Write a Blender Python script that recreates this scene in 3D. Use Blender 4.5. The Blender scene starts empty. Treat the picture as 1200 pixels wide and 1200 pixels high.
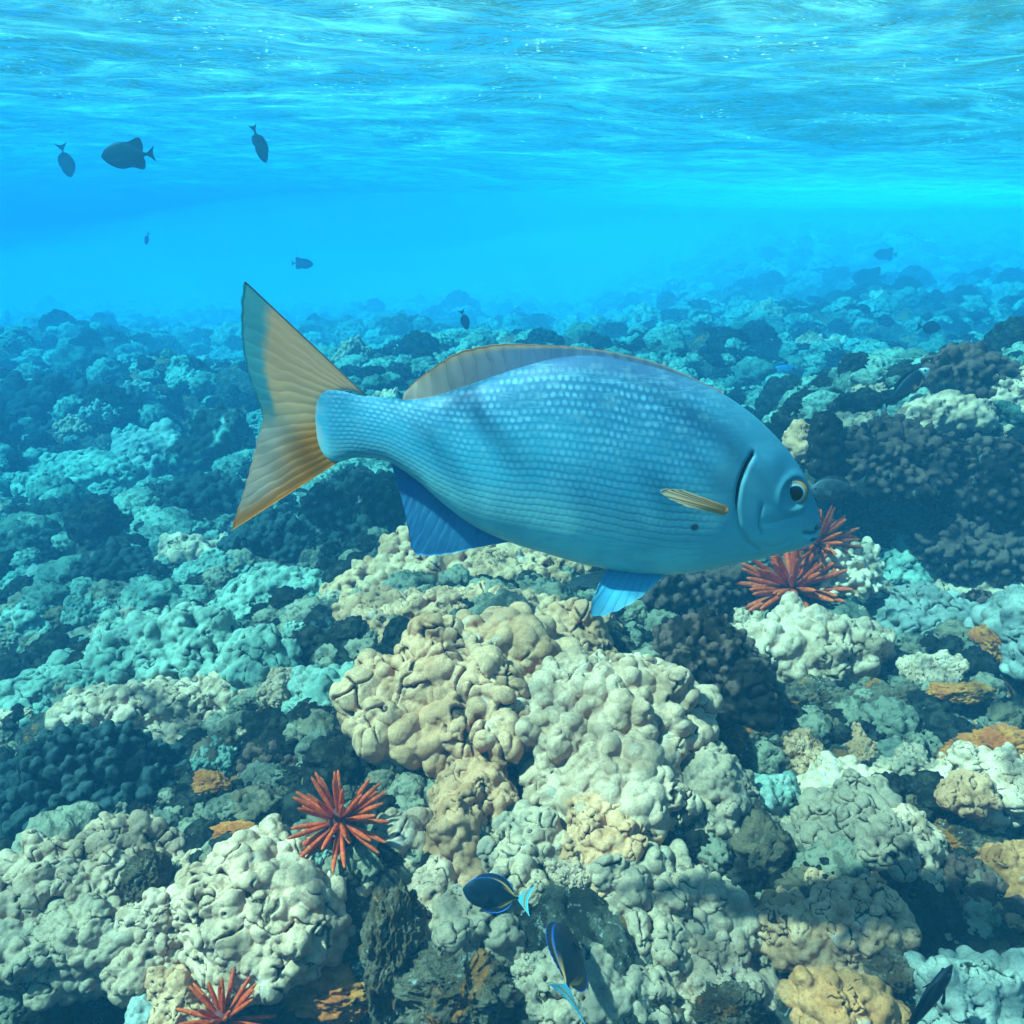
import bpy, math, random
import numpy as np
from mathutils import Vector, Matrix, Euler
R = math.radians
S = bpy.context.scene
COL = S.collection

# ------------------------------------------------------------------ camera
PITCH = 18.5
cam_d = bpy.data.cameras.new('camera')
cam_d.sensor_width = 36; cam_d.lens = 30.0
cam_d.clip_start = 0.02; cam_d.clip_end = 500
cam = bpy.data.objects.new('camera', cam_d); COL.objects.link(cam)
cam.location = (0, 0, 0); cam.rotation_euler = (R(90 - PITCH), 0, 0)
S.camera = cam
# ------------------------------------------------------------------ world and sun
SUN_DIR = Vector((-0.54, -0.16, 0.83)).normalized()          # towards the sun
w = bpy.data.worlds.new('World'); S.world = w; w.use_nodes = True
wt = w.node_tree; wt.nodes.clear()
wo = wt.nodes.new('ShaderNodeOutputWorld'); wb = wt.nodes.new('ShaderNodeBackground'); sk = wt.nodes.new('ShaderNodeTexSky')
sk.sky_type = 'NISHITA'; sk.sun_disc = False
sk.sun_elevation = math.asin(SUN_DIR.z); sk.sun_rotation = math.atan2(SUN_DIR.x, SUN_DIR.y)
wb.inputs['Strength'].default_value = 0.05
wt.links.new(sk.outputs[0], wb.inputs[0]); wt.links.new(wb.outputs[0], wo.inputs[0])
sd = bpy.data.lights.new('sun', 'SUN'); sd.energy = 5.0; sd.angle = R(1.2); sd.color = (1.0, 0.84, 0.68)
sun = bpy.data.objects.new('sun', sd); COL.objects.link(sun)
sun.rotation_euler = SUN_DIR.to_track_quat('Z', 'Y').to_euler(); sun.location = (0, 0, 6)
# ------------------------------------------------------------------ exposure and sampling
S.view_settings.view_transform = 'Standard'; S.view_settings.look = 'None'
S.view_settings.exposure = 2.2; S.view_settings.gamma = 1.0
S.render.engine = 'CYCLES'
cy = S.cycles
cy.use_denoising = True; cy.use_adaptive_sampling = True; cy.adaptive_threshold = .02; cy.max_bounces = 6; cy.diffuse_bounces = 1; cy.glossy_bounces = 2
cy.transmission_bounces = 3; cy.volume_bounces = 2; cy.transparent_max_bounces = 8
cy.caustics_reflective = False; cy.caustics_refractive = False
cy.sample_clamp_indirect = 6.0

# ------------------------------------------------------------------ numpy noise
def h3(ix, iy, iz, seed):
    with np.errstate(over='ignore'):
        h = (ix.astype(np.uint32) * np.uint32(374761393) + iy.astype(np.uint32) * np.uint32(668265263)
             + iz.astype(np.uint32) * np.uint32(2246822519) + np.uint32((seed * 3266489917 + 12345) & 0xffffffff))
        h ^= h >> np.uint32(15); h *= np.uint32(2246822519); h ^= h >> np.uint32(13); h *= np.uint32(3266489917); h ^= h >> np.uint32(16)
    return h.astype(np.float64) / 4294967295.0
def vnoise(p, seed=0):
    i = np.floor(p).astype(np.int64); f = p - i; f = f * f * (3 - 2 * f)
    out = 0
    for dx in (0, 1):
        wx = f[:, 0] if dx else 1 - f[:, 0]
        for dy in (0, 1):
            wy = f[:, 1] if dy else 1 - f[:, 1]
            for dz in (0, 1):
                wz = f[:, 2] if dz else 1 - f[:, 2]
                out = out + wx * wy * wz * h3(i[:, 0] + dx, i[:, 1] + dy, i[:, 2] + dz, seed)
    return out * 2 - 1
def fbm(p, octv=4, seed=0, gain=.5):
    s = 0; a = 1.0; q = p.copy()
    for k in range(octv):
        s = s + a * vnoise(q, seed + k * 17); a *= gain; q = q * 2.03 + 11.3
    return s
def worley(p, seed=0, two_d=False):
    i = np.floor(p).astype(np.int64)
    f1 = np.full(len(p), 9.0)
    for dx in (-1, 0, 1):
        for dy in (-1, 0, 1):
            for dz in ((0,) if two_d else (-1, 0, 1)):
                c = i + np.array([dx, dy, dz])
                d = (c[:, 0] + h3(c[:, 0], c[:, 1], c[:, 2], seed) - p[:, 0]) ** 2 + (c[:, 1] + h3(c[:, 0], c[:, 1], c[:, 2], seed + 1) - p[:, 1]) ** 2
                if not two_d:
                    d = d + (c[:, 2] + h3(c[:, 0], c[:, 1], c[:, 2], seed + 2) - p[:, 2]) ** 2
                f1 = np.minimum(f1, d)
    return np.sqrt(f1)
def worley2(p, seed=0):
    i = np.floor(p).astype(np.int64); f1 = np.full(len(p), 9.0); f2 = np.full(len(p), 9.0)
    for dx in (-1, 0, 1):
        for dy in (-1, 0, 1):
            for dz in (-1, 0, 1):
                c = i + np.array([dx, dy, dz])
                d = sum((c[:, k] + h3(c[:, 0], c[:, 1], c[:, 2], seed + k) - p[:, k]) ** 2 for k in range(3))
                f2 = np.where(d < f1, f1, np.minimum(f2, d)); f1 = np.minimum(f1, d)
    return np.sqrt(f1), np.sqrt(f2)
def sm(a, b, x):
    t = np.clip((x - a) / (b - a), 0, 1); return t * t * (3 - 2 * t)
def dome(f, r=.62):
    return np.sqrt(np.clip(1 - (f / r) ** 2, 0, 1))

# ------------------------------------------------------------------ scene helpers
CP, SP = math.cos(R(PITCH)), math.sin(R(PITCH))
def ray(px, py):
    """direction through a spot of the 1200 px photograph, scaled so that its depth is 1"""
    u = (px - 600) / 1000; v = (600 - py) / 1000
    return np.array([u, CP + v * SP, v * CP - SP])
def P(px, py, t):
    return ray(px, py) * t
def plane_y(px, py, Y):
    d = ray(px, py); return d * (Y / d[1])

def tag(o, label=None, cat=None, group=None, kind=None):
    if label: o['label'] = label
    if cat: o['category'] = cat
    if group: o['group'] = group
    if kind: o['kind'] = kind
    return o
def mesh(name, V, F, uv=None, smooth=True):
    me = bpy.data.meshes.new(name)
    V = np.asarray(V, dtype=np.float32)
    if isinstance(F, np.ndarray):
        n, k = F.shape
        me.vertices.add(len(V)); me.vertices.foreach_set('co', V.ravel())
        me.loops.add(n * k); me.loops.foreach_set('vertex_index', F.astype(np.int32).ravel())
        me.polygons.add(n); me.polygons.foreach_set('loop_start', np.arange(0, n * k, k, dtype=np.int32))
        me.update(calc_edges=True)
    else:
        me.from_pydata([tuple(map(float, v)) for v in V], [], F); me.update()
    me.validate()
    me.polygons.foreach_set('use_smooth', np.full(len(me.polygons), smooth))
    if uv is not None:
        lay = me.uv_layers.new(name='UVMap')
        vi = np.zeros(len(me.loops), dtype=np.int32); me.loops.foreach_get('vertex_index', vi)
        lay.data.foreach_set('uv', np.asarray(uv, dtype=np.float32)[vi].ravel())
    me.update()
    return me
def link(name, me, mat=None, parent=None, loc=None):
    o = bpy.data.objects.new(name, me); COL.objects.link(o)
    if mat is not None and len(me.materials) == 0: me.materials.append(mat)
    if parent is not None: o.parent = parent
    if loc is not None: o.location = [float(c) for c in loc]
    return o
def empty(name, loc, rot=(0, 0, 0)):
    o = bpy.data.objects.new(name, None); COL.objects.link(o)
    o.location = [float(c) for c in loc]; o.rotation_euler = rot; o.empty_display_size = .05
    return o
def grid_faces(nu, nv, wrap=False):
    i = np.arange(nu - 1)[:, None]; j = np.arange(nv if wrap else nv - 1)[None, :]
    j2 = (j + 1) % nv
    return np.stack([i * nv + j, (i + 1) * nv + j, (i + 1) * nv + j2, i * nv + j2], -1).reshape(-1, 4)
_ico = {}
def ico(n):
    if n not in _ico:
        t = (1 + 5 ** .5) / 2
        V = [(-1, t, 0), (1, t, 0), (-1, -t, 0), (1, -t, 0), (0, -1, t), (0, 1, t), (0, -1, -t), (0, 1, -t), (t, 0, -1), (t, 0, 1), (-t, 0, -1), (-t, 0, 1)]
        F = [(0, 11, 5), (0, 5, 1), (0, 1, 7), (0, 7, 10), (0, 10, 11), (1, 5, 9), (5, 11, 4), (11, 10, 2), (10, 7, 6), (7, 1, 8), (3, 9, 4), (3, 4, 2), (3, 2, 6), (3, 6, 8), (3, 8, 9), (4, 9, 5), (2, 4, 11), (6, 2, 10), (8, 6, 7), (9, 8, 1)]
        V = [np.array(v) / np.linalg.norm(v) for v in V]
        for _ in range(n):
            c = {}; G = []
            def mid(a, b):
                k = (min(a, b), max(a, b))
                if k not in c:
                    m = V[a] + V[b]; V.append(m / np.linalg.norm(m)); c[k] = len(V) - 1
                return c[k]
            for a, b, d in F:
                x, y, z = mid(a, b), mid(b, d), mid(d, a)
                G += [(a, x, z), (b, y, x), (d, z, y), (x, y, z)]
            F = G
        _ico[n] = (np.array(V), np.array(F))
    return _ico[n]

# ------------------------------------------------------------------ materials
class N:
    def __init__(s, name):
        s.m = bpy.data.materials.new(name); s.m.use_nodes = True; s.t = s.m.node_tree; s.t.nodes.clear()
        s.out = s.t.nodes.new('ShaderNodeOutputMaterial')
    def n(s, typ, **k):
        x = s.t.nodes.new('ShaderNode' + typ)
        for a, b in k.items(): setattr(x, a, b)
        return x
    def put(s, sock, v):
        if isinstance(v, bpy.types.NodeSocket): s.t.links.new(v, sock)
        elif isinstance(v, (tuple, list)): sock.default_value = tuple(v) + ((1,) if len(v) == 3 and len(sock.default_value) == 4 else ())
        else: sock.default_value = v
    def math(s, op, a, b=0.0, c=None, clamp=False):
        x = s.n('Math', operation=op, use_clamp=clamp); s.put(x.inputs[0], a); s.put(x.inputs[1], b)
        if c is not None: s.put(x.inputs[2], c)
        return x.outputs[0]
    def mix(s, f, a, b, mode='MIX'):
        x = s.n('Mix', data_type='RGBA', blend_type=mode); s.put(x.inputs[0], f); s.put(x.inputs[6], a); s.put(x.inputs[7], b)
        return x.outputs[2]
    def noise(s, vec, scale, detail=4, rough=.55, dist=0):
        x = s.n('TexNoise'); s.put(x.inputs['Vector'], vec); x.inputs['Scale'].default_value = scale
        x.inputs['Detail'].default_value = detail; x.inputs['Roughness'].default_value = rough; x.inputs['Distortion'].default_value = dist
        return x.outputs['Fac']
    def vor(s, vec, scale, feature='F1', out='Distance', rnd=1.0, smooth=None):
        x = s.n('TexVoronoi', feature=feature); s.put(x.inputs['Vector'], vec); x.inputs['Scale'].default_value = scale
        x.inputs['Randomness'].default_value = rnd
        if smooth is not None: x.inputs['Smoothness'].default_value = smooth
        return x.outputs[out]
    def step(s, v, a, b, lo=0.0, hi=1.0):
        x = s.n('MapRange', interpolation_type='SMOOTHSTEP'); s.put(x.inputs[0], v)
        x.inputs[1].default_value = a; x.inputs[2].default_value = b; x.inputs[3].default_value = lo; x.inputs[4].default_value = hi
        return x.outputs[0]
    def obj(s): return s.n('TexCoord').outputs['Object']
    def pos(s): return s.n('NewGeometry').outputs['Position']
    def uv(s):
        x = s.n('SeparateXYZ'); s.t.links.new(s.n('TexCoord').outputs['UV'], x.inputs[0]); return x.outputs[0], x.outputs[1]
    def attr(s, name): return s.n('Attribute', attribute_name=name).outputs['Fac']
    def rnd(s): return s.n('ObjectInfo').outputs['Random']
    def bump(s, h, strength=.5, dist=.01, normal=None):
        x = s.n('Bump'); s.put(x.inputs['Height'], h); x.inputs['Strength'].default_value = strength; x.inputs['Distance'].default_value = dist
        if normal is not None: s.put(x.inputs['Normal'], normal)
        return x.outputs[0]
    def bsdf(s, col, rough=.8, normal=None, spec=.3, **k):
        x = s.n('BsdfPrincipled'); s.put(x.inputs['Base Color'], col); s.put(x.inputs['Roughness'], rough)
        x.inputs['Specular IOR Level'].default_value = spec
        if normal is not None: s.put(x.inputs['Normal'], normal)
        for a, b in k.items(): s.put(x.inputs[a.replace('_', ' ')], b)
        s.t.links.new(x.outputs[0], s.out.inputs['Surface'])
        return x

def coral_mat(name, c1, c2, c3, tip=None, speck=(.065, .045, .028), fine=.5, algae=.35):
    m = N(name); v = m.obj(); wv = m.pos()
    big = m.step(m.noise(wv, 5, 3), .38, .62)
    col = m.mix(big, c1, c2)
    med = m.step(m.noise(wv, 21, 4, .6), .46, .66)
    col = m.mix(m.math('MULTIPLY', med, .8), col, c3)
    pk = m.step(m.noise(wv, 16, 6, .68, .4), .60, .66)
    col = m.mix(m.math('MULTIPLY', pk, .35), col, (.50, .42, .38))
    # brown turf algae and dead patches
    al = m.step(m.noise(wv, 11, 7, .70, .5), .55, .62)
    al2 = m.step(m.noise(wv, 70, 3, .6), .40, .60)
    col = m.mix(m.math('MULTIPLY', m.math('MULTIPLY', al, al2), algae), col, speck)
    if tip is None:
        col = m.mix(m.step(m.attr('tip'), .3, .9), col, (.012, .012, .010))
    else:
        col = m.mix(m.step(m.attr('tip'), .70, 1.0), col, tip)
    g = m.noise(wv, 330, 3, .65)
    col = m.mix(m.math('MULTIPLY', m.step(g, .46, .60), .38), col, (c1[0] * .55, c1[1] * .5, c1[2] * .45))
    r = m.n('HueSaturation'); r.inputs['Hue'].default_value = .5
    m.put(r.inputs['Value'], m.math('MULTIPLY_ADD', m.rnd(), .3, .86)); m.put(r.inputs['Color'], col)
    pol = m.vor(wv, 420, 'F1')
    hgt = m.math('ADD', m.math('MULTIPLY', m.noise(wv, 90, 8, .72), .9), m.math('MULTIPLY', pol, .06))
    m.bsdf(r.outputs[0], .85, m.bump(hgt, fine, .012), .03)
    return m.m

M = {}
M['tan'] = coral_mat('tan_coral', (0.632, 0.247, 0.123), (0.717, 0.314, 0.171), (0.415, 0.150, 0.067), algae=.5)
M['pale'] = coral_mat('pale_coral', (0.648, 0.318, 0.195), (0.733, 0.386, 0.249), (0.381, 0.178, 0.101), algae=.5)
M['green'] = coral_mat('grey_green_coral', (0.407, 0.242, 0.159), (0.564, 0.299, 0.185), (0.241, 0.155, 0.111), algae=.5)
M['teal'] = coral_mat('pale_teal_coral', (0.220, 0.265, 0.201), (0.326, 0.335, 0.250), (0.106, 0.148, 0.119), algae=.4)
M['blue'] = coral_mat('blue_grey_coral', (0.296, 0.259, 0.217), (0.370, 0.317, 0.252), (0.192, 0.180, 0.147), algae=.3)
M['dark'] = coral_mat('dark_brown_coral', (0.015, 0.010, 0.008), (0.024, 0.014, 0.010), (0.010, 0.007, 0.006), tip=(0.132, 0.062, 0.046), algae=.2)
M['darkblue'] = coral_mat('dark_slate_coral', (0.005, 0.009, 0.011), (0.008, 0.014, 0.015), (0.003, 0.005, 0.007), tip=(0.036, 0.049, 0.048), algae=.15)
M['cream'] = coral_mat('cream_coral', (0.675, 0.273, 0.144), (0.781, 0.332, 0.190), (0.506, 0.189, 0.098), tip=(0.781, 0.444, 0.288), algae=0)
M['orange'] = coral_mat('brown_tan_coral', (0.602, 0.189, 0.063), (0.703, 0.243, 0.095), (0.369, 0.108, 0.037), algae=.4)

def rock_mat(name, a, b, c, orange=.5):
    m = N(name); p = m.pos()
    col = m.mix(m.step(m.noise(p, 4, 5, .6), .40, .60), a, b)
    col = m.mix(m.step(m.noise(p, 26, 5, .7), .45, .60), col, c)
    col = m.mix(m.math('MULTIPLY', m.step(m.noise(p, 7.5, 6, .68, .8), .54, .60), orange), col, (.56, .15, .025))
    col = m.mix(m.math('MULTIPLY', m.step(m.noise(p, 75, 3, .7), .58, .70), .6), col, (.55, .47, .40))
    col = m.mix(m.math('MULTIPLY', m.step(m.noise(p, 110, 3, .7), .55, .68), .7), col, (.05, .045, .04))
    m.bsdf(col, .9, m.bump(m.noise(p, 45, 8, .7), .9, .03), .03)
    return m.m
M['rock'] = rock_mat('reef_rock', (.13, .068, .036), (.06, .040, .028), (.24, .15, .095), .9)
M['ground'] = rock_mat('reef_ground', (.05, .038, .026), (.028, .025, .020), (.12, .095, .068), .6)

def plain(name, col, rough=.5, spec=.4, var=.0, sc=40):
    m = N(name); c = col
    if var:
        f = m.step(m.noise(m.obj(), sc, 4), .35, .65)
        c = m.mix(f, tuple(x * (1 - var) for x in col), tuple(min(1, x * (1 + var)) for x in col))
    m.bsdf(c, rough, None, spec); return m.m

# ------------------------------------------------------------------ seabed
def gz(x, y):
    x = np.asarray(x, float); y = np.asarray(y, float)
    z = -0.95 + 0 * x
    z = z - .30 * sm(-.35, -2.2, x) * sm(8, 3, y)
    z = z + .10 * np.exp(-((x + .02) / .42) ** 2 - ((y - 1.62) / .36) ** 2)
    ridge = sm(.62, 1.35, x + .25 * np.sin(y * 3)) * sm(2.12, 2.62, y) * sm(4.3, 3.1, y)
    z = z + .46 * ridge
    z = z + .10 * sm(.45, 1.3, x) * sm(2.05, 1.5, y)
    z = z - .16 * np.exp(-((x - .93) / .26) ** 2 - ((y - 2.12) / .16) ** 2)
    z = z - .34 * np.exp(-((x + .28) / .10) ** 2 - ((y - .80) / .09) ** 2)
    z = z - .34 * np.exp(-((x + .50) / .12) ** 2 - ((y - .86) / .08) ** 2)
    z = z + (.34 * sm(3.8, 9, y) + .62 * sm(8, 24, y)) * sm(.2, 4.2, x - .12 * (y - 8))
    z = z - .12 * sm(6, 14, y) * sm(1, -3, x) - .20 * sm(4, 9, y)
    rr = np.hypot(x, y); z = z - .055 * np.clip(rr - 9, 0, 45) * sm(4, -2, x - .12 * y)
    return z
def relief(p2, r):
    q = np.stack([p2[:, 0], p2[:, 1], 0 * r], 1)
    far = sm(2.5, 6, r)
    n = .050 * fbm(q * 3.1, 4, 5)
    n = n + (.055 + .11 * far) * (fbm(q * 1.1, 3, 9))
    n = n + (.05 + .05 * far) * (dome(worley(q * 5.5, 21, True), .75) - .5)
    n = n + .018 * dome(worley(q * 19, 31, True), .7)
    n = n + .012 * fbm(q * 38, 3, 77, .6) * sm(5, 1.5, r)
    n = n + .12 * far * (dome(worley(q * 2.2 + 3.3, 41, True), .7) - .4)
    return n
def ang_set():
    a = np.concatenate([np.linspace(-44, 44, 620), np.linspace(44, 316, 120)[1:-1]])
    return np.radians(90 - a)
ang = ang_set()
rad = np.concatenate([[0.02, .2, .4], np.exp(np.linspace(np.log(.55), np.log(70), 760))])
RR, AA = np.meshgrid(rad, ang, indexing='ij')
gx = (RR * np.cos(AA)).ravel(); gy = (RR * np.sin(AA)).ravel(); gr = RR.ravel()
gzv = gz(gx, gy) + relief(np.stack([gx, gy], 1), gr)
ground = link('seabed', mesh('seabed', np.stack([gx, gy, gzv], 1), grid_faces(len(rad), len(ang), True)[:, ::-1].copy()), M['ground'])
tag(ground, kind='structure')

def gfull(x, y):
    x = np.atleast_1d(np.asarray(x, float)); y = np.atleast_1d(np.asarray(y, float))
    return gz(x, y) + relief(np.stack([x, y], 1), np.hypot(x, y))
def hit(px, py):
    d = ray(px, py)
    t = np.linspace(.5, 30, 4000); p = d[None, :] * t[:, None]
    below = p[:, 2] < gz(p[:, 0], p[:, 1])
    k = np.argmax(below) if below.any() else len(t) - 1
    return t[k]

# ------------------------------------------------------------------ water surface
def water_mat():
    m = N('water_surface'); p = m.pos()
    mp = m.n('Mapping'); m.put(mp.inputs['Vector'], p); mp.inputs['Scale'].default_value = (1.0, 1.7, 1.0); mp.inputs['Rotation'].default_value = (0, 0, R(-14))
    v = mp.outputs[0]
    h = m.math('ADD', m.math('MULTIPLY', m.noise(v, 1.6, 5, .55, .6), 1.0), m.math('MULTIPLY', m.noise(v, 6, 3, .5, .8), .12))
    nrm = m.bump(h, 1.0, .34)
    fr = m.n('Fresnel'); fr.inputs['IOR'].default_value = 1.33; m.put(fr.inputs['Normal'], m.bump(h, 1.0, .13))
    # ripple-focused light painted into the transmission colour: a soft web of brighter lines
    wv = m.n('VectorMath', operation='ADD'); m.put(wv.inputs[0], p)
    nz = m.n('TexNoise'); m.put(nz.inputs['Vector'], p); nz.inputs['Scale'].default_value = 2.2
    sc = m.n('VectorMath', operation='SCALE'); m.put(sc.inputs[0], nz.outputs['Color']); sc.inputs['Scale'].default_value = .35
    m.put(wv.inputs[1], sc.outputs[0])
    e = m.vor(wv.outputs[0], 3.2, 'SMOOTH_F1', smooth=.35)
    web = m.step(e, .20, .75)
    tr = m.n('BsdfTransparent'); m.put(tr.inputs[0], m.mix(web, (.78, .81, .81), (1, 1, 1)))
    gl = m.n('BsdfGlossy'); gl.inputs['Roughness'].default_value = .09; m.put(gl.inputs['Normal'], nrm); gl.inputs['Color'].default_value = (1, 1, 1, 1)
    a = m.n('MixShader'); m.put(a.inputs[0], fr.outputs[0]); m.put(a.inputs[1], tr.outputs[0]); m.put(a.inputs[2], gl.outputs[0])
    # white flecks painted in as sparkles of light, and foam of the far surf
    px = m.n('SeparateXYZ'); m.put(px.inputs[0], p)
    surf = m.math('MULTIPLY', m.step(m.math('ADD', px.outputs[0], m.math('MULTIPLY', m.noise(p, .8, 4, .6), 3.0)), .5, 7.5), m.math('MULTIPLY', m.step(px.outputs[1], 6.5, 12.0), m.step(px.outputs[1], 26, 16)))
    fl = m.math('MULTIPLY', m.step(m.noise(v, 42, 2, .5), .66, .72), m.step(m.noise(v, 2.4, 3, .6), .50, .64))
    foam_glint = m.n('BsdfTranslucent'); foam_glint.inputs[0].default_value = (.9, .95, .95, 1)
    b = m.n('MixShader'); m.put(b.inputs[0], m.math('MAXIMUM', m.math('MULTIPLY', fl, .6), m.math('MULTIPLY', surf, .30))); m.put(b.inputs[1], a.outputs[0]); m.put(b.inputs[2], foam_glint.outputs[0])
    sw = m.math('MULTIPLY', m.step(m.noise(v, 1.1, 5, .55, 1.2), .38, .68), m.step(m.noise(v, 5.5, 4, .6, .8), .36, .66, .25, 1))  # bright swell and light streaks painted in as turquoise translucency
    mp2 = m.n('Mapping'); m.put(mp2.inputs['Vector'], p); mp2.inputs['Scale'].default_value = (.5, 2.6, 1); mp2.inputs['Rotation'].default_value = (0, 0, R(-12))
    st = m.step(m.noise(mp2.outputs[0], 1.5, 5, .55, 1.4), .60, .70)
    tq = m.n('BsdfTranslucent'); tq.inputs[0].default_value = (.45, .95, 1.0, 1)
    d = m.n('MixShader'); m.put(d.inputs[0], m.math('ADD', m.math('MULTIPLY_ADD', sw, .13, .03), m.math('MULTIPLY', st, .10))); m.put(d.inputs[1], b.outputs[0]); m.put(d.inputs[2], tq.outputs[0])
    m.t.links.new(d.outputs[0], m.out.inputs['Surface'])
    return m.m
def water_z(x, y):
    q = np.stack([x, y, 0 * x], 1)
    z = .60 - .035 * np.clip(x, -6, 6)
    z = z + .035 * np.sin(1.5 * y + .5 * x + .6 * np.sin(.7 * x)) + .022 * np.sin(3.1 * y - 1.1 * x + 1.3 + .8 * np.sin(1.3 * x))
    z = z + .025 * fbm(q * np.array([1.1, 1.9, 1]), 3, 91) + .010 * fbm(q * np.array([3.2, 5.5, 1]), 3, 95)
    return z
wrad = np.concatenate([[0.02, .15, .4], np.exp(np.linspace(np.log(.6), np.log(70), 420))])
wang = np.radians(np.concatenate([np.linspace(40, 140, 320), np.linspace(140, 400, 140)[1:-1]]))
RR, AA = np.meshgrid(wrad, wang, indexing='ij')
wx = (RR * np.cos(AA)).ravel(); wy = (RR * np.sin(AA)).ravel()
water = link('water_surface', mesh('water_surface', np.stack([wx, wy, water_z(wx, wy)], 1), grid_faces(len(wrad), len(wang), True)), water_mat())
tag(water, kind='structure')

# ------------------------------------------------------------------ the water's haze
hz = N('haze')
pv = hz.n('VolumePrincipled')
pv.inputs['Color'].default_value = (.010, .059, .108, 1); pv.inputs['Density'].default_value = .46
pv.inputs['Absorption Color'].default_value = (.001, .69, .991, 1); pv.inputs['Anisotropy'].default_value = 0.0
hz.t.links.new(pv.outputs[0], hz.out.inputs['Volume'])
B = np.array([(x, y, z) for x in (-75, 75) for y in (-75, 75) for z in (-6.2, 1.15)], float)
haze = link('haze', mesh('haze', B, [(0, 1, 3, 2), (4, 6, 7, 5), (0, 4, 5, 1), (2, 3, 7, 6), (0, 2, 6, 4), (1, 5, 7, 3)], smooth=False), hz.m)
tag(haze, kind='stuff')
# a pale plume of stirred-up silt hanging over the far slope
sl = N('silt_haze'); sv = sl.n('VolumePrincipled')
sv.inputs['Color'].default_value = (.80, .94, .98, 1); sv.inputs['Density'].default_value = .075; sv.inputs['Absorption Color'].default_value = (.9, .95, 1, 1)
sl.t.links.new(sv.outputs[0], sl.out.inputs['Volume'])
Vs_, Fs_ = ico(5)
silt = link('silt_haze', mesh('silt_haze', Vs_ * (1 + .16 * fbm(Vs_ * 2.2 + 4, 3, 61))[:, None] * np.array([22.0, 11.0, 1.75]), Fs_), sl.m, loc=(9.0, 16.5, -1.1))
tag(silt, kind='stuff')

# ------------------------------------------------------------------ coral builders
def remesh(V, F, voxel):
    me = bpy.data.meshes.new('tmp')
    me.vertices.add(len(V)); me.vertices.foreach_set('co', np.asarray(V, np.float32).ravel())
    n, k = F.shape
    me.loops.add(n * k); me.loops.foreach_set('vertex_index', F.astype(np.int32).ravel())
    me.polygons.add(n); me.polygons.foreach_set('loop_start', np.arange(0, n * k, k, dtype=np.int32)); me.update(calc_edges=True)
    o = bpy.data.objects.new('tmp', me); COL.objects.link(o)
    md = o.modifiers.new('r', 'REMESH'); md.mode = 'VOXEL'; md.voxel_size = voxel; md.adaptivity = 0
    dg = bpy.context.evaluated_depsgraph_get(); ev = o.evaluated_get(dg); r = ev.to_mesh()
    nv = len(r.vertices); co = np.zeros(nv * 3, np.float32); r.vertices.foreach_get('co', co)
    nl = len(r.loops); vi = np.zeros(nl, np.int32); r.loops.foreach_get('vertex_index', vi)
    ev.to_mesh_clear(); bpy.data.objects.remove(o); bpy.data.meshes.remove(me)
    return co.reshape(-1, 3).astype(float), vi.reshape(-1, 4)
def laplace(V, F, it=2, lam=.5):
    a = F.ravel(); b = np.roll(F, -1, 1).ravel()
    n = len(V); cnt = np.bincount(a, minlength=n) + np.bincount(b, minlength=n)
    for _ in range(it):
        acc = np.zeros_like(V)
        for c in range(3):
            acc[:, c] = np.bincount(a, V[b, c], n) + np.bincount(b, V[a, c], n)
        V = V + lam * (acc / np.maximum(cnt, 1)[:, None] - V)
    return V
def normals(V, F):
    d1 = V[F[:, 2]] - V[F[:, 0]]; d2 = V[F[:, 3]] - V[F[:, 1]]
    fn = np.cross(d1, d2); n = np.zeros_like(V)
    for c in range(3):
        for k in range(4): n[:, c] += np.bincount(F[:, k], fn[:, c], len(V))
    return n / np.maximum(np.linalg.norm(n, axis=1), 1e-12)[:, None]
def basis(nrm, rng):
    a = rng.normal(size=3); a -= nrm * a.dot(nrm); a /= np.linalg.norm(a)
    return a, np.cross(nrm, a), nrm

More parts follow.
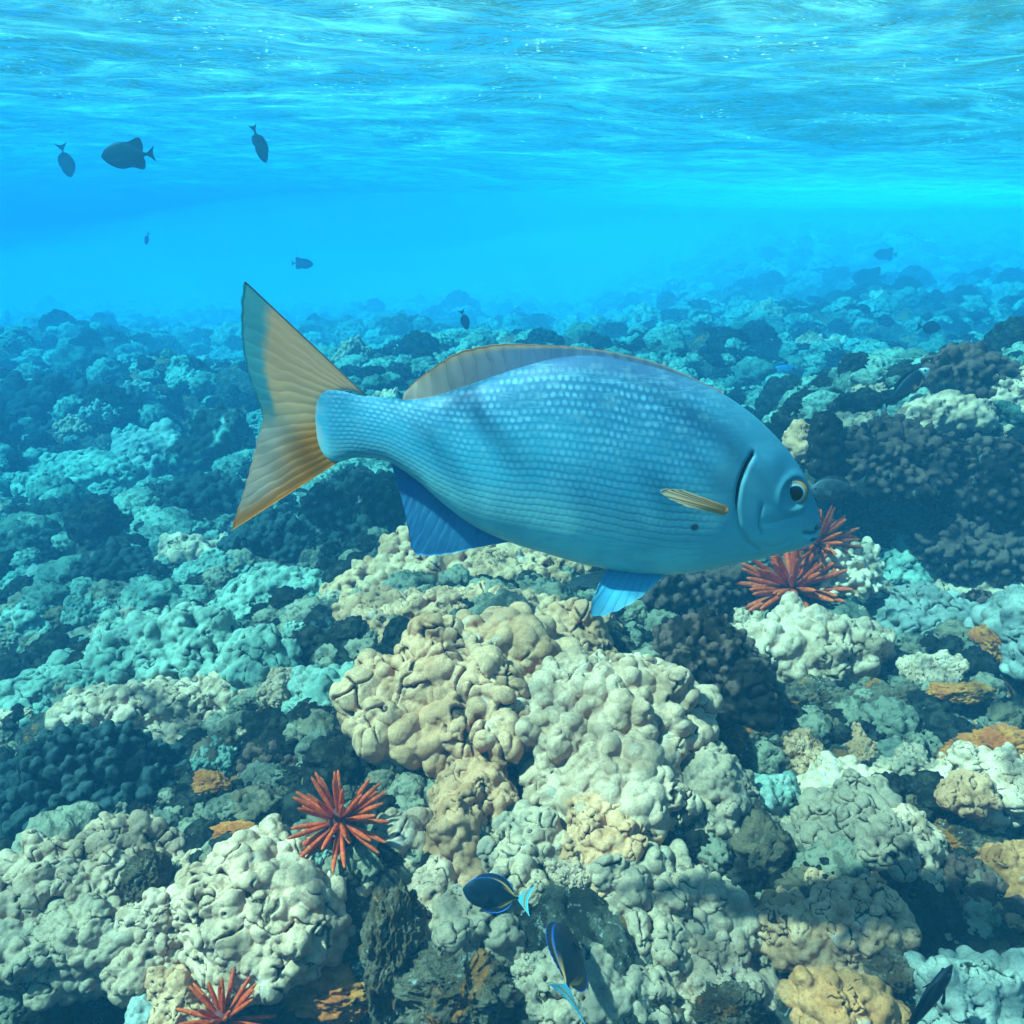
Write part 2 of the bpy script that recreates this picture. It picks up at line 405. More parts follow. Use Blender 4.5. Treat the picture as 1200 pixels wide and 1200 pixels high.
def lobe_mesh(name, rx, ry, rz, lobe, seed, voxel, elong=.4, rel=.35, kind='lobe', low=-.35, fine=1.0):
    rng = np.random.default_rng(seed)
    rad3 = np.array([rx, ry, rz]); off = rng.uniform(0, 50, 3)
    def shape(d):
        return 1 + rel * vnoise(d * 1.6 + off, seed) + rel * .45 * vnoise(d * 3.7 + off, seed + 3)
    V0, F0 = ico(4)
    core = .82 if kind == 'lobe' else .76
    Vs = [V0 * rad3 * (shape(V0) * core)[:, None]]; Fs = [F0]; nb = len(V0)
    # lobes thrown like darts over the upper part
    lobe = lobe * (.47 if kind == 'lobe' else .58); spacing = lobe * (1.36 if kind == 'lobe' else 1.85)
    cand = rng.normal(size=(12000, 3)); cand /= np.linalg.norm(cand, axis=1)[:, None]; cand = cand[cand[:, 2] > low]
    pos = cand * rad3 * shape(cand)[:, None]; keep = []; kp = np.zeros((0, 3))
    spc = spacing * np.exp(rng.normal(0, .22, len(pos)))
    for i in range(len(pos)):
        if len(keep) >= 1300: break
        if len(keep) == 0 or np.min(((kp - pos[i]) ** 2).sum(1)) > spc[i] ** 2:
            keep.append(i); kp = pos[keep]
    Vi, Fi = ico(3 if (kind == 'lobe' and len(keep) < 120) else 2)
    for i in keep:
        nr = cand[i] / rad3; nr /= np.linalg.norm(nr)
        nr = nr + rng.normal(0, .18, 3) + np.array([0, 0, .22]); nr /= np.linalg.norm(nr)
        A = basis(nr, rng)
        if kind == 'lobe':
            r = lobe * math.exp(rng.normal(0, .22)); e = 1 + rng.uniform(-.15, elong); ca = rng.uniform(.8, 1.25)
            wv = 1 + .10 * vnoise(Vi * 1.4 + rng.uniform(0, 90, 3), seed + 5)
            L = Vi * wv[:, None] * np.array([r * ca, r / ca, r * e])
            c = pos[i] * 1.0 + nr * r * rng.uniform(-.45, .35)
        else:
            r = lobe * math.exp(rng.normal(0, .16)); ln = r * rng.uniform(1.6, 2.6) * (1 + elong)
            zz = Vi[:, 2]
            L = Vi * (1 + .16 * vnoise(Vi * 2.2 + rng.uniform(0, 90, 3), seed + 5))[:, None]
            L = L * np.array([r * rng.uniform(.85, 1.25), r, 1])
            L[:, :2] *= (1 + .14 * np.clip(zz, -1, 1))[:, None]
            L[:, 2] = np.sign(zz) * np.abs(zz) ** .8 * ln
            c = pos[i] * (1 - .9 * ln / max(rx, ry, rz) * .5)
        W = L[:, :1] * A[0] + L[:, 1:2] * A[1] + L[:, 2:] * A[2] + c
        Vs.append(W); Fs.append(Fi + nb); nb += len(Vi)
    V, F = remesh(np.concatenate(Vs), np.concatenate(Fs), voxel)
    V = laplace(V, F, 1, .5 if kind == 'lobe' else .35)
    n = normals(V, F)
    q = V + off
    if kind == 'lobe':
        fq = q / (lobe * 3.1) + .35 * np.stack([vnoise(q / (lobe * 1.4), seed + 21), vnoise(q / (lobe * 1.4), seed + 22), vnoise(q / (lobe * 1.4), seed + 23)], 1)
        f1, f2 = worley2(fq, seed + 31)
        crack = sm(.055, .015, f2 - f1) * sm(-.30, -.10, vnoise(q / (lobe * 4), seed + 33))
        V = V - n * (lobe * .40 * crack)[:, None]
        V = V + n * (lobe * fine * (.40 * (dome(worley(q / (lobe * 1.15) + .12 * np.stack([vnoise(q / lobe, 3), vnoise(q / lobe, 4), vnoise(q / lobe, 5)], 1), seed + 7), .80) - .6) + .035 * fbm(q / (lobe * .5), 3, seed + 9)))[:, None]
    else:
        V = V + n * (lobe * fine * (.22 * fbm(q / (lobe * .8), 3, seed + 9)))[:, None]
    V = laplace(V, F, 1, .35)
    d = V / rad3; dl = np.linalg.norm(d, axis=1); tip = np.clip((dl / shape(d / dl[:, None]) - .93) / .24, 0, 1)
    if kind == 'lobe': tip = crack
    me = mesh(name, V, F)
    at = me.attributes.new('tip', 'FLOAT', 'POINT'); at.data.foreach_set('value', tip.astype(np.float32))
    return me
def rock_mesh(name, rx, ry, rz, seed, sub=5, holes=1.0):
    V, F = ico(sub); rng = np.random.default_rng(seed); off = rng.uniform(0, 60, 3)
    s = 1 + .30 * fbm(V * 1.3 + off, 3, seed) + .16 * holes * (dome(worley(V * 2.6 + off, seed + 1), .7) - .5) - .12 * holes * dome(worley(V * 5 + off, seed + 2), .45) + .07 * fbm(V * 9 + off, 4, seed + 4, .65)
    return mesh(name, V * s[:, None] * np.array([rx, ry, rz]), F)

# ------------------------------------------------------------------ coral colonies near the camera
# name, label, kind, centre, half width, half height, lobe size (px of the photograph at that depth), material, options
G_L = 'lobed coral colonies on the near reef'
G_K = 'knobbly cauliflower corals on the near reef'
near = [
 # the central mound
 ('lobe_coral', 'broad tan coral crest of small knobs just under the fish belly', 'lobe', 575, 700, 165, 62, 15, 'tan', {}),
 ('lobe_coral', 'tan coral saddle of low knobs between the crest and the smooth folded hump', 'lobe', 560, 735, 125, 34, 14, 'tan', {'dt': -.08}),
 ('lobe_coral', 'big smooth tan coral boulder with an overhanging lower edge, below the fish belly', 'lobe', 528, 835, 88, 72, 36, 'tan', {'dt': -.14, 'rel': .45}),
 ('lobe_coral', 'tall tan coral hump with smooth folded shoulders on the crest of the mound', 'lobe', 588, 778, 66, 50, 32, 'tan', {'dt': -.12}),
 ('lobe_coral', 'rounded tan coral hump beside the pelvic fin', 'lobe', 668, 772, 44, 44, 25, 'tan', {'dt': -.10}),
 ('lobe_coral', 'tan coral knobs spilling towards the tail side of the mound', 'lobe', 452, 755, 60, 50, 15, 'tan', {}),
 ('lobe_coral', 'tan coral of upright lobes split by deep dark cracks', 'lobe', 712, 862, 92, 76, 28, 'pale', {'dt': -.12, 'elong': .9}),
 ('lobe_coral', 'drooping grey tan coral skirt below the cracked upright lobes', 'lobe', 725, 935, 82, 56, 34, 'pale', {'dt': -.14}),
 ('lobe_coral', 'brown finely bumped coral dome hanging over a shadowed gap', 'lobe', 832, 945, 46, 56, 14, 'green', {'dt': -.12, 'rel': .15}),
 ('lobe_coral', 'pale blue green coral carpet of small bumps beside the bright orange urchin', 'lobe', 512, 945, 95, 46, 15, 'teal', {}),
 ('lobe_coral', 'upright brown coral column of stacked bumps above the orange striped fish', 'lobe', 552, 985, 44, 80, 19, 'tan', {'dt': -.05}),
 ('lobe_coral', 'grey green coral with worm-shaped cracks behind the orange striped fish', 'lobe', 612, 1040, 66, 70, 24, 'green', {'dt': -.04}),
 ('lobe_coral', 'tall olive coral cone of stacked bumps on the lower mound', 'lobe', 712, 1000, 44, 58, 21, 'tan', {'dt': -.10}),
 ('lobe_coral', 'wide grey green coral mass crossed by dark winding cracks', 'lobe', 748, 1075, 108, 82, 25, 'green', {'dt': -.02}),
 ('lobe_coral', 'grey green coral cushion under the steep diving striped fish', 'lobe', 690, 1165, 84, 56, 22, 'green', {'dt': -.02}),
 ('lobe_coral', 'pale coral cushion at the lower foot of the mound', 'lobe', 815, 1150, 72, 48, 18, 'pale', {}),
 ('lobe_coral', 'teal grey coral shelf under the orange striped fish', 'lobe', 570, 1092, 58, 42, 21, 'green', {'dt': -.06}),
 # lower left
 ('lobe_coral', 'large beige coral plate with a scalloped overhanging edge above the dark hole', 'lobe', 318, 1072, 96, 76, 31, 'pale', {'dt': -.05, 'rel': .25}),
 ('lobe_coral', 'small scalloped coral tongue drooping into the dark hole', 'lobe', 300, 1128, 50, 30, 13, 'pale', {'dt': -.08}),
 ('lobe_coral', 'beige coral of smooth egg-shaped lobes beside the scalloped plate', 'lobe', 455, 1030, 78, 46, 27, 'pale', {'dt': -.03, 'elong': .7}),
 ('lobe_coral', 'narrow beige coral buttress of drooping lobes below the egg-shaped lobes', 'lobe', 512, 1085, 40, 60, 20, 'pale', {'dt': -.03}),
 ('lobe_coral', 'pale green knobbly coral mound at the bottom corner with algae stains', 'lobe', 120, 1065, 125, 78, 23, 'pale', {'dt': -.02, 'rel': .5}),
 ('lobe_coral', 'ragged pale green coral ledge overhanging the black hollow', 'lobe', 70, 1110, 82, 50, 22, 'green', {'dt': -.05}),
 ('lobe_coral', 'pale coral spur running down to the blunt fingers', 'lobe', 196, 1105, 46, 60, 18, 'pale', {'dt': -.04}),
 ('finger_coral', 'blunt upright coral fingers of tan and stained grey at the bottom edge', 'lobe', 213, 1172, 34, 40, 17, 'tan', {'dt': -.10, 'elong': 1.2}),
 ('finger_coral', 'smooth pale blue coral finger at the bottom edge', 'lobe', 174, 1190, 17, 24, 13, 'blue', {'dt': -.12, 'rel': .1}),
 # left middle distance
 ('lobe_coral', 'long pale teal coral bank sloping down from a bright crest', 'lobe', 228, 790, 120, 60, 20, 'teal', {'dt': -.02}),
 ('lobe_coral', 'bright tan and teal coral apron of low bumps above the dark knobs', 'lobe', 215, 845, 130, 44, 16, 'pale', {}),
 ('lobe_coral', 'smooth rounded green coral head with a dark hollow beside it', 'lobe', 304, 790, 42, 38, 24, 'teal', {'dt': -.10, 'rel': .15}),
 ('lobe_coral', 'pale green coral cluster of rounded knobs beside the tan boulder', 'lobe', 392, 838, 58, 50, 20, 'teal', {'dt': -.04}),
 ('lobe_coral', 'upright teal coral lobes at the outer end of the long bank', 'lobe', 75, 835, 68, 50, 20, 'teal', {}),
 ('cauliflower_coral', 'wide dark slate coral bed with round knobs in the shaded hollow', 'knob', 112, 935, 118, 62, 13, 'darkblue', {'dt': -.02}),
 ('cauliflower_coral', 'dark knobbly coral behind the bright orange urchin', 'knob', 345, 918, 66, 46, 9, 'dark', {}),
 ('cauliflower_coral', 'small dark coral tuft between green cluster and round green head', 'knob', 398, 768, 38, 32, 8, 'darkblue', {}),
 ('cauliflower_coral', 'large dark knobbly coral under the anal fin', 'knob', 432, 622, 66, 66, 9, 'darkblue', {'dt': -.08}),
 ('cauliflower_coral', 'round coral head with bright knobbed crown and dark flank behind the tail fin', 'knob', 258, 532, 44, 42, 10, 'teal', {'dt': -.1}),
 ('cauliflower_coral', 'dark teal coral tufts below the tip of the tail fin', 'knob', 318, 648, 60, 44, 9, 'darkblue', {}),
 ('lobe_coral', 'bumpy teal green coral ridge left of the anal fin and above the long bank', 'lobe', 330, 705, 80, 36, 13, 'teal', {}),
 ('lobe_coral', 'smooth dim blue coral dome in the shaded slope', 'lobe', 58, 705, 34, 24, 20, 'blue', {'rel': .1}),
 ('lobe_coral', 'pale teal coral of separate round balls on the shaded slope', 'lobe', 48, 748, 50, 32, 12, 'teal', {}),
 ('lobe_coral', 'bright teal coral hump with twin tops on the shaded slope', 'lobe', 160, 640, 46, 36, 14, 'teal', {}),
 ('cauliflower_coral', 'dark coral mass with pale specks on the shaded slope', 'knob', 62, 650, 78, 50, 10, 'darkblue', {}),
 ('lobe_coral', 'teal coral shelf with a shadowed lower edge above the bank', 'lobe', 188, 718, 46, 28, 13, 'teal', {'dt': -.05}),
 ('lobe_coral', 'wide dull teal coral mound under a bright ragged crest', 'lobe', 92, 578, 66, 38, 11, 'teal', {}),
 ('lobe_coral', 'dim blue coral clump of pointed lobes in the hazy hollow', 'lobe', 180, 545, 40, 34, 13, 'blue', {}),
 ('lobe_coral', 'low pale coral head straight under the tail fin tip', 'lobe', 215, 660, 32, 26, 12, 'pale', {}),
 ('cauliflower_coral', 'broad dark coral mass added to darken the hazy hollow at the picture edge', 'knob', 34, 505, 66, 46, 14, 'darkblue', {'dt': -.1}),  # dark masses from here to the next group are added to darken this slope
 ('cauliflower_coral', 'dark teal coral shoulder added for a dark hollow between the twin topped hump and the tail fin tip', 'knob', 245, 600, 60, 30, 11, 'darkblue', {'dt': -.05}),  # added dark colony standing in for a dark hollow
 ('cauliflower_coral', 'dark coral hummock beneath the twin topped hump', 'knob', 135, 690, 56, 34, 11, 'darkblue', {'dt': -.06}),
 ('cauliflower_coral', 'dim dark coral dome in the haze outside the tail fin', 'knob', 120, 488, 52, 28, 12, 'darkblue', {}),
 # behind the head, right
 ('cauliflower_coral', 'dark brown coral clump with pink tips under the pelvic fin', 'knob', 796, 712, 84, 50, 10, 'dark', {'dt': -.10}),
 ('cauliflower_coral', 'dark brown ragged coral wall below the pink tipped clump', 'knob', 826, 806, 62, 76, 11, 'dark', {'dt': -.12}),
 ('finger_coral', 'small cream coral with stubby fingers beside the red urchins', 'knob', 988, 672, 44, 27, 8, 'cream', {'dt': -.42}),
 ('cauliflower_coral', 'dark coral with pink knob tips on the front edge of the reef ledge', 'knob', 1048, 545, 66, 48, 9, 'dark', {'t': 2.36}),
 ('cauliflower_coral', 'large black coral with pale tips over the shadowed end of the ledge', 'knob', 1160, 575, 66, 54, 10, 'dark', {'t': 2.36}),
 ('cauliflower_coral', 'dark rounded coral standing alone on top of the ledge', 'knob', 1132, 446, 44, 34, 9, 'dark', {'t': 2.62}),
 ('lobe_coral', 'pale green coral lobes along the top of the ledge', 'lobe', 1068, 505, 64, 34, 14, 'teal', {'t': 2.6}),
 ('lobe_coral', 'bright beige coral rubble bank at the crest end of the ledge', 'lobe', 1165, 490, 58, 32, 12, 'pale', {'t': 2.62}),
 ('lobe_coral', 'pale cream coral knobs just under the lone dark rounded coral', 'lobe', 1112, 490, 44, 24, 11, 'pale', {'t': 2.5}),
 ('lobe_coral', 'bright pale coral lobes at the ledge top touching the picture edge', 'lobe', 1192, 468, 40, 26, 12, 'pale', {'t': 2.55}),
 ('lobe_coral', 'tan coral knobs at the fish forehead end of the ledge', 'lobe', 1005, 520, 38, 30, 12, 'green', {'t': 2.55}),
 ('finger_coral', 'dark flat topped coral pillar beside the fish forehead', 'lobe', 960, 530, 17, 38, 13, 'dark', {'t': 2.38, 'rel': .1, 'elong': .8}),
 ('finger_coral', 'short tan topped coral stub touching the fish forehead', 'lobe', 936, 525, 13, 26, 10, 'tan', {'t': 2.4, 'rel': .1}),
 ('cauliflower_coral', 'grey brown knobbly coral on the step below the ledge cave', 'knob', 1142, 645, 56, 36, 10, 'dark', {'dt': -.12}),
 ('lobe_coral', 'stained teal and tan coral boss below the ledge cave', 'lobe', 1072, 668, 38, 32, 15, 'teal', {'dt': -.05}),
 ('lobe_coral', 'tan coral lobes with smooth upright knobs below the red urchin', 'lobe', 958, 772, 76, 42, 20, 'pale', {'dt': -.14, 'elong': .8}),
 ('lobe_coral', 'pale knobbly coral of scattered grey balls beside the upright knobs', 'lobe', 1085, 748, 66, 48, 17, 'blue', {'dt': -.08}),
 ('lobe_coral', 'pale tan coral lobes on the step under the grey brown knobs', 'lobe', 1150, 702, 56, 30, 16, 'pale', {'dt': -.06}),
 ('lobe_coral', 'tall smooth pale blue coral cut by the picture edge above the orange sponge', 'lobe', 1202, 752, 34, 56, 24, 'blue', {'dt': -.22, 'rel': .2}),
 ('lobe_coral', 'tan coral lump with a dimpled top beside the rubble', 'lobe', 898, 950, 34, 36, 15, 'teal', {'dt': -.04}),
 ('lobe_coral', 'pale grey coral cluster of thumb-shaped lobes in the rubble', 'lobe', 990, 945, 62, 40, 18, 'pale', {'dt': -.04}),
 ('lobe_coral', 'olive coral with one big smooth cone over a deep shadow', 'lobe', 1008, 998, 50, 56, 26, 'green', {'dt': -.08, 'rel': .4}),
 ('lobe_coral', 'whitish coral ridge running down beside the olive cone', 'lobe', 1052, 1005, 38, 58, 13, 'pale', {'dt': -.06}),
 ('lobe_coral', 'beige coral slab with soft lobes under the orange sponge', 'lobe', 1160, 930, 60, 46, 17, 'pale', {'dt': -.06}),
 ('lobe_coral', 'small tan coral beak jutting over a dark notch', 'lobe', 1132, 935, 24, 20, 14, 'tan', {'dt': -.14}),
 ('lobe_coral', 'tan coral apron of melted lobes in the lower rubble', 'lobe', 978, 1102, 66, 66, 20, 'tan', {'dt': -.04}),
 ('cauliflower_coral', 'brown knobbly coral patch with stubby branches in the lower corner', 'knob', 1118, 1075, 86, 50, 12, 'dark', {}),
 ('lobe_coral', 'orange tan coral dome at the bottom edge', 'lobe', 985, 1188, 56, 34, 20, 'orange', {'dt': -.06}),
 ('lobe_coral', 'mustard coral lobes at the picture edge above the brown knobs', 'lobe', 1188, 1025, 36, 30, 16, 'orange', {'dt': -.05}),
 ('lobe_coral', 'smooth blue grey coral lobes beside the dark fish at the bottom edge', 'lobe', 1152, 1172, 68, 40, 25, 'blue', {'dt': -.06, 'elong': .7}),
]
for k, (nm, lab, kind, cx, cy, rx, ry, lb, mat, op) in enumerate(near):
    t = op.get('t') or hit(cx, cy) + op.get('dt', 0)
    s = t / 1000
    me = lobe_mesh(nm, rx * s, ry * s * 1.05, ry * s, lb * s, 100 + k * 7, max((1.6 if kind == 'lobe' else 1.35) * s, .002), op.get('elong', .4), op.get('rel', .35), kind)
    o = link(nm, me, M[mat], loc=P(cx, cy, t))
    o.rotation_euler = (0, 0, 0)
    tag(o, lab, 'coral', G_K if kind == 'knob' else G_L)

# bare rocks and rubble
rocks = [
 ('ragged dark brown rock face under the beige buttress at the bottom edge', 528, 1160, 62, 48, -.05),
 ('dark pitted rock between the scalloped plate and the striped fish', 462, 1120, 32, 62, -.08),
 ('brown rubble rock full of pits below the upright tan knobs', 935, 832, 72, 36, -.05),
 ('dark rubble rock beside the brown coral wall', 872, 872, 52, 36, -.06),
 ('pale stained rubble rock in the middle of the rubble field', 1050, 838, 62, 36, -.04),
 ('brown rock shelf with orange stains under the mustard coral', 1120, 1000, 66, 30, -.02),
 ('rust stained rock strip beside the hanging brown dome', 872, 1000, 30, 44, -.02),
 ('knobbly brown rock in front of the tan melted lobes', 1045, 1150, 40, 44, -.05),
 ('stained rock poking out of the pale green corner mound', 175, 1030, 26, 32, -.12),
 ('round brown rock at the lower foot of the mound', 852, 1182, 40, 28, -.04),
 ('dark rock under the pale spur in the bottom hollow', 232, 1115, 24, 40, -.02),
]
for k, (lab, cx, cy, rx, ry, dt) in enumerate(rocks):
    t = hit(cx, cy) + dt; s = t / 1000
    o = link('reef_rock', rock_mesh('reef_rock', rx * s, ry * s, ry * s, 500 + k, 6), M['rock'], loc=P(cx, cy, t))
    tag(o, lab, 'rock', 'bare rocks on the near reef')

# encrusting sponges
def sponge_mat():
    m = N('orange_sponge'); p = m.pos()
    c = m.mix(m.step(m.noise(p, 18, 5, .65), .38, .62), (.55, .09, .012), (.74, .20, .03))
    c = m.mix(m.step(m.noise(p, 60, 4, .6), .55, .7), c, (.16, .07, .03))
    m.bsdf(c, .8, m.bump(m.noise(p, 90, 6, .7), .8, .015), .3); return m.m
M['sponge'] = sponge_mat()
for k, (lab, cx, cy, rx, ry, dt) in enumerate([
    ('bright orange sponge crust on the rock at the picture edge', 1168, 880, 58, 40, -.13),
    ('orange sponge in the gap beside the tall pale blue coral', 1164, 752, 18, 36, -.24),
    ('mustard orange sponge flap between pale apron and dark knobs', 246, 918, 24, 20, -.14),
    ('rusty orange sponge lining the dark hole by the scalloped plate', 392, 1160, 66, 50, -.04),
    ('small rusty sponge patch at the end of the dark knobs', 282, 975, 28, 16, -.14),
    ('small orange sponge spot on top of the tan mound', 742, 805, 20, 14, -.20),
    ('brown orange sponge crust in the shadow below the rubble notch', 1130, 812, 34, 20, -.12)]):
    t = hit(cx, cy) + dt; s = t / 1000
    o = link('encrusting_sponge', rock_mesh('encrusting_sponge', rx * s, ry * s * .7, ry * s * .62, 700 + k, 5), M['sponge'], loc=P(cx, cy, t))
    tag(o, lab, 'sponge', 'orange sponges on the reef')

# ------------------------------------------------------------------ filler heads and the far reef
protos = []
for k in range(6):
    protos.append(('lobe', lobe_mesh('coral_head', 1, .9, .75, [.28, .36, .24, .42, .30, .26][k], 900 + k, .03, .5, .5, 'lobe')))
for k in range(4):
    protos.append(('knob', lobe_mesh('coral_head', 1, .95, .8, [.16, .19, .22, .17][k], 950 + k, .03, .4, .3, 'knob')))
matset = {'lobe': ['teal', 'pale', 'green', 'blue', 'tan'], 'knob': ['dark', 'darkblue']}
pm = {}
for i, (kd, me) in enumerate(protos):
    for mt in matset[kd]:
        c = me.copy(); c.materials.append(M[mt]); pm[(i, mt)] = c
rng = np.random.default_rng(77)
taken = [(r[3], r[4], max(r[5], r[6])) for r in near]
def head(px, py, rpx, group, lab_l, lab_k, sink=.2, pknob=.3, cols=('teal', 'pale', 'green')):
    t = hit(px, py); s = t / 1000
    i = int(rng.integers(0, 6)) if rng.random() > pknob else int(rng.integers(6, 10))
    kd = protos[i][0]; mt = str(rng.choice(cols)) if kd == 'lobe' else str(rng.choice(matset['knob']))
    o = bpy.data.objects.new('coral_head', pm[(i, mt)]); COL.objects.link(o)
    p = P(px, py, t); r = rpx * s
    o.location = (p[0], p[1], float(gfull(p[0], p[1])[0]) - sink * r * .3)
    o.scale = (r, r * rng.uniform(.85, 1.2), r * rng.uniform(.8, 1.25)); o.rotation_euler = (0, 0, rng.uniform(0, 6.28))
    tag(o, lab_l if kd == 'lobe' else lab_k, 'coral', group + (' pale' if kd == 'lobe' else ' dark'))
def spread(n, x0, x1, y0, y1, r0, r1, ov, *a, **k):
    done = 0
    for _ in range(n * 12):
        if done >= n: break
        px = rng.uniform(x0, x1); py = y0 + (y1 - y0) * rng.random() ** 1.0
        r = rng.uniform(r0, r1) * (.55 + .45 * (py - y0) / (y1 - y0) if ov else 1)
        if any((px - a_) ** 2 + (py - b_) ** 2 < ((c_ + r) * .55) ** 2 for a_, b_, c_ in taken): continue
        taken.append((px, py, r)); head(px, py, r, *a, **k); done += 1
spread(60, -40, 470, 395, 560, 13, 28, True, 'hazy coral heads behind the tail fin,', 'pale blue hazy coral head on the slope behind the tail fin', 'dark blue hazy coral head on the slope behind the tail fin', pknob=.3, cols=('teal', 'green', 'blue', 'pale'))
spread(62, 430, 1230, 345, 500, 11, 24, True, 'hazy coral heads above the back of the big fish,', 'pale turquoise coral head on the hazy slope above the big fish', 'dark blue coral head on the hazy slope above the big fish', pknob=.28, cols=('teal', 'green', 'pale', 'pale'))
spread(34, -30, 700, 346, 392, 7, 14, False, 'faint coral heads at the foot of the open water,', 'faint pale coral head where the reef fades below the open water', 'faint dark coral head where the reef fades below the open water', pknob=.3, cols=('teal', 'blue', 'pale'))
spread(34, 700, 1230, 300, 350, 7, 14, False, 'faint coral heads along the fading slope,', 'faint pale coral head high on the fading slope', 'faint dark coral head high on the fading slope', pknob=.35, cols=('teal', 'blue', 'pale'))
spread(34, -30, 420, 560, 780, 15, 28, False, 'coral heads filling the shaded slope,', 'teal coral knob filling a gap on the shaded slope', 'dark coral tuft filling a gap on the shaded slope', pknob=.4, cols=('teal', 'green', 'teal'))
spread(30, 840, 1220, 690, 1200, 12, 26, False, 'coral knobs among the rubble,', 'small pale coral knob sitting among the brown rubble', 'small dark coral tuft sitting among the brown rubble', pknob=.25, cols=('pale', 'green', 'tan'))
spread(26, -20, 860, 780, 1200, 12, 22, False, 'coral knobs between the mounds,', 'small coral knob wedged between the near coral mounds', 'small dark tuft wedged between the near coral mounds', pknob=.3, cols=('pale', 'green', 'teal'))

# the countless lesser heads of the far reef and the rubble between the near colonies, each one mass
def cover(name, n, place, size, sub, seed, flat, lump, attr_dark):
    rg = np.random.default_rng(seed); Vi, Fi = ico(sub); Vs = []; Fs = []; A = []; nb = 0
    variants = []
    for k in range(20):
        off = rg.uniform(0, 80, 3); Vi, Fi = ico(sub)
        s_ = 1 + .25 * vnoise(Vi * 1.5 + off, k) + lump * (dome(worley(Vi * 3.8 + off, k + 50), .78) - .4) + .06 * fbm(Vi * 6 + off, 2, k)
        variants.append((Vi * s_[:, None], Fi))
    xy = place(rg, n); zz = gfull(xy[:, 0], xy[:, 1])
    for k in range(len(xy)):
        r = size(rg, xy[k]); W, Fi = variants[int(rg.integers(0, 10)) + (10 if math.hypot(*xy[k]) > 6 else 0)]; a = rg.uniform(0, 6.28); ca, sa = math.cos(a), math.sin(a)
        W = np.stack([W[:, 0] * ca - W[:, 1] * sa, W[:, 0] * sa + W[:, 1] * ca, W[:, 2] * flat * rg.uniform(.8, 1.3)], 1) * r
        Vs.append(W + np.array([xy[k, 0], xy[k, 1], zz[k] + r * .10])); Fs.append(Fi + nb); nb += len(W)
        A.append(np.full(len(W), 1.0 if rg.random() < attr_dark else rg.uniform(0, .75)))
    me = mesh(name, np.concatenate(Vs), np.concatenate(Fs))
    at = me.attributes.new('shade', 'FLOAT', 'POINT'); at.data.foreach_set('value', np.concatenate(A).astype(np.float32))
    return me
def cover_mat(name, cols, dark):
    m = N(name); p = m.pos(); a = m.attr('shade')
    c = m.mix(m.step(a, 0, .35), cols[0], cols[1]); c = m.mix(m.step(a, .4, .75), c, cols[2]); c = m.mix(m.step(a, .85, .9), c, dark)
    c = m.mix(m.math('MULTIPLY', m.step(m.noise(p, 40, 6, .7), .48, .60), .75), c, (.05, .042, .030))
    m.bsdf(c, .85, m.bump(m.noise(p, 55, 6, .65), .7, .02), .03); return m.m
def place_far(rg, n):
    r = np.exp(rg.uniform(np.log(2.6), np.log(30), n)); a = rg.uniform(-.66, .66, n)
    return np.stack([r * np.sin(a), r * np.cos(a)], 1)
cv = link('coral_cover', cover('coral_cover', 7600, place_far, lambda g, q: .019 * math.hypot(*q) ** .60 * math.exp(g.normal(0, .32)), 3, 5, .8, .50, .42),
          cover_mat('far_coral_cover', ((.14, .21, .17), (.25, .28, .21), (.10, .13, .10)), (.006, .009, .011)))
tag(cv, kind='stuff')
def place_near(rg, n):
    r = np.exp(rg.uniform(np.log(1.0), np.log(3.0), n)); a = rg.uniform(-.66, .66, n)
    return np.stack([r * np.sin(a), r * np.cos(a)], 1)
rb = link('coral_rubble', cover('coral_rubble', 2600, place_near, lambda g, q: .013 * math.exp(g.normal(0, .4)) * (1 + .3 * math.hypot(*q)), 3, 6, .75, .58, .42),
          cover_mat('near_coral_rubble', ((.17, .095, .055), (.30, .21, .135), (.17, .135, .095)), (.012, .010, .009)))
tag(rb, kind='stuff')

# ------------------------------------------------------------------ pencil urchins
def urchin_mats():
    m = N('urchin_spine'); v = m.n('TexCoord').outputs['Object']
    x = m.n('SeparateXYZ'); m.put(x.inputs[0], v)
    c = m.mix(m.step(m.noise(v, 9, 3), .4, .62), (.66, .036, .003), (.78, .095, .006))
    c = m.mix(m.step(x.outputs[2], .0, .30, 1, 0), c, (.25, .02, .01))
    m.bsdf(c, .55, m.bump(m.noise(v, 30, 3), .3, .03), .3)
    return m.m
M['spine'] = urchin_mats(); M['test'] = plain('urchin_test', (.13, .015, .01), .7, .3, .4, 60)
def spine_mesh():
    prof = [(0, .032), (.06, .040), (.12, .033), (.3, .048), (.55, .053), (.75, .047), (.9, .034), (.97, .022), (1.0, .004)]
    V = []; n = 10
    for z, r in prof:
        for k in range(n):
            a = 2 * math.pi * k / n; V.append((r * math.cos(a), r * math.sin(a), z))
    F = grid_faces(len(prof), n, True)[:, ::-1].copy()
    return mesh('spine', V, F)
SPM = spine_mesh(); SPM.materials.append(M['spine'])
Vt, Ft = ico(3)
TEST = mesh('test', Vt * np.array([1, 1, .8]) * (1 + .05 * vnoise(Vt * 7, 3))[:, None], Ft); TEST.materials.append(M['test'])
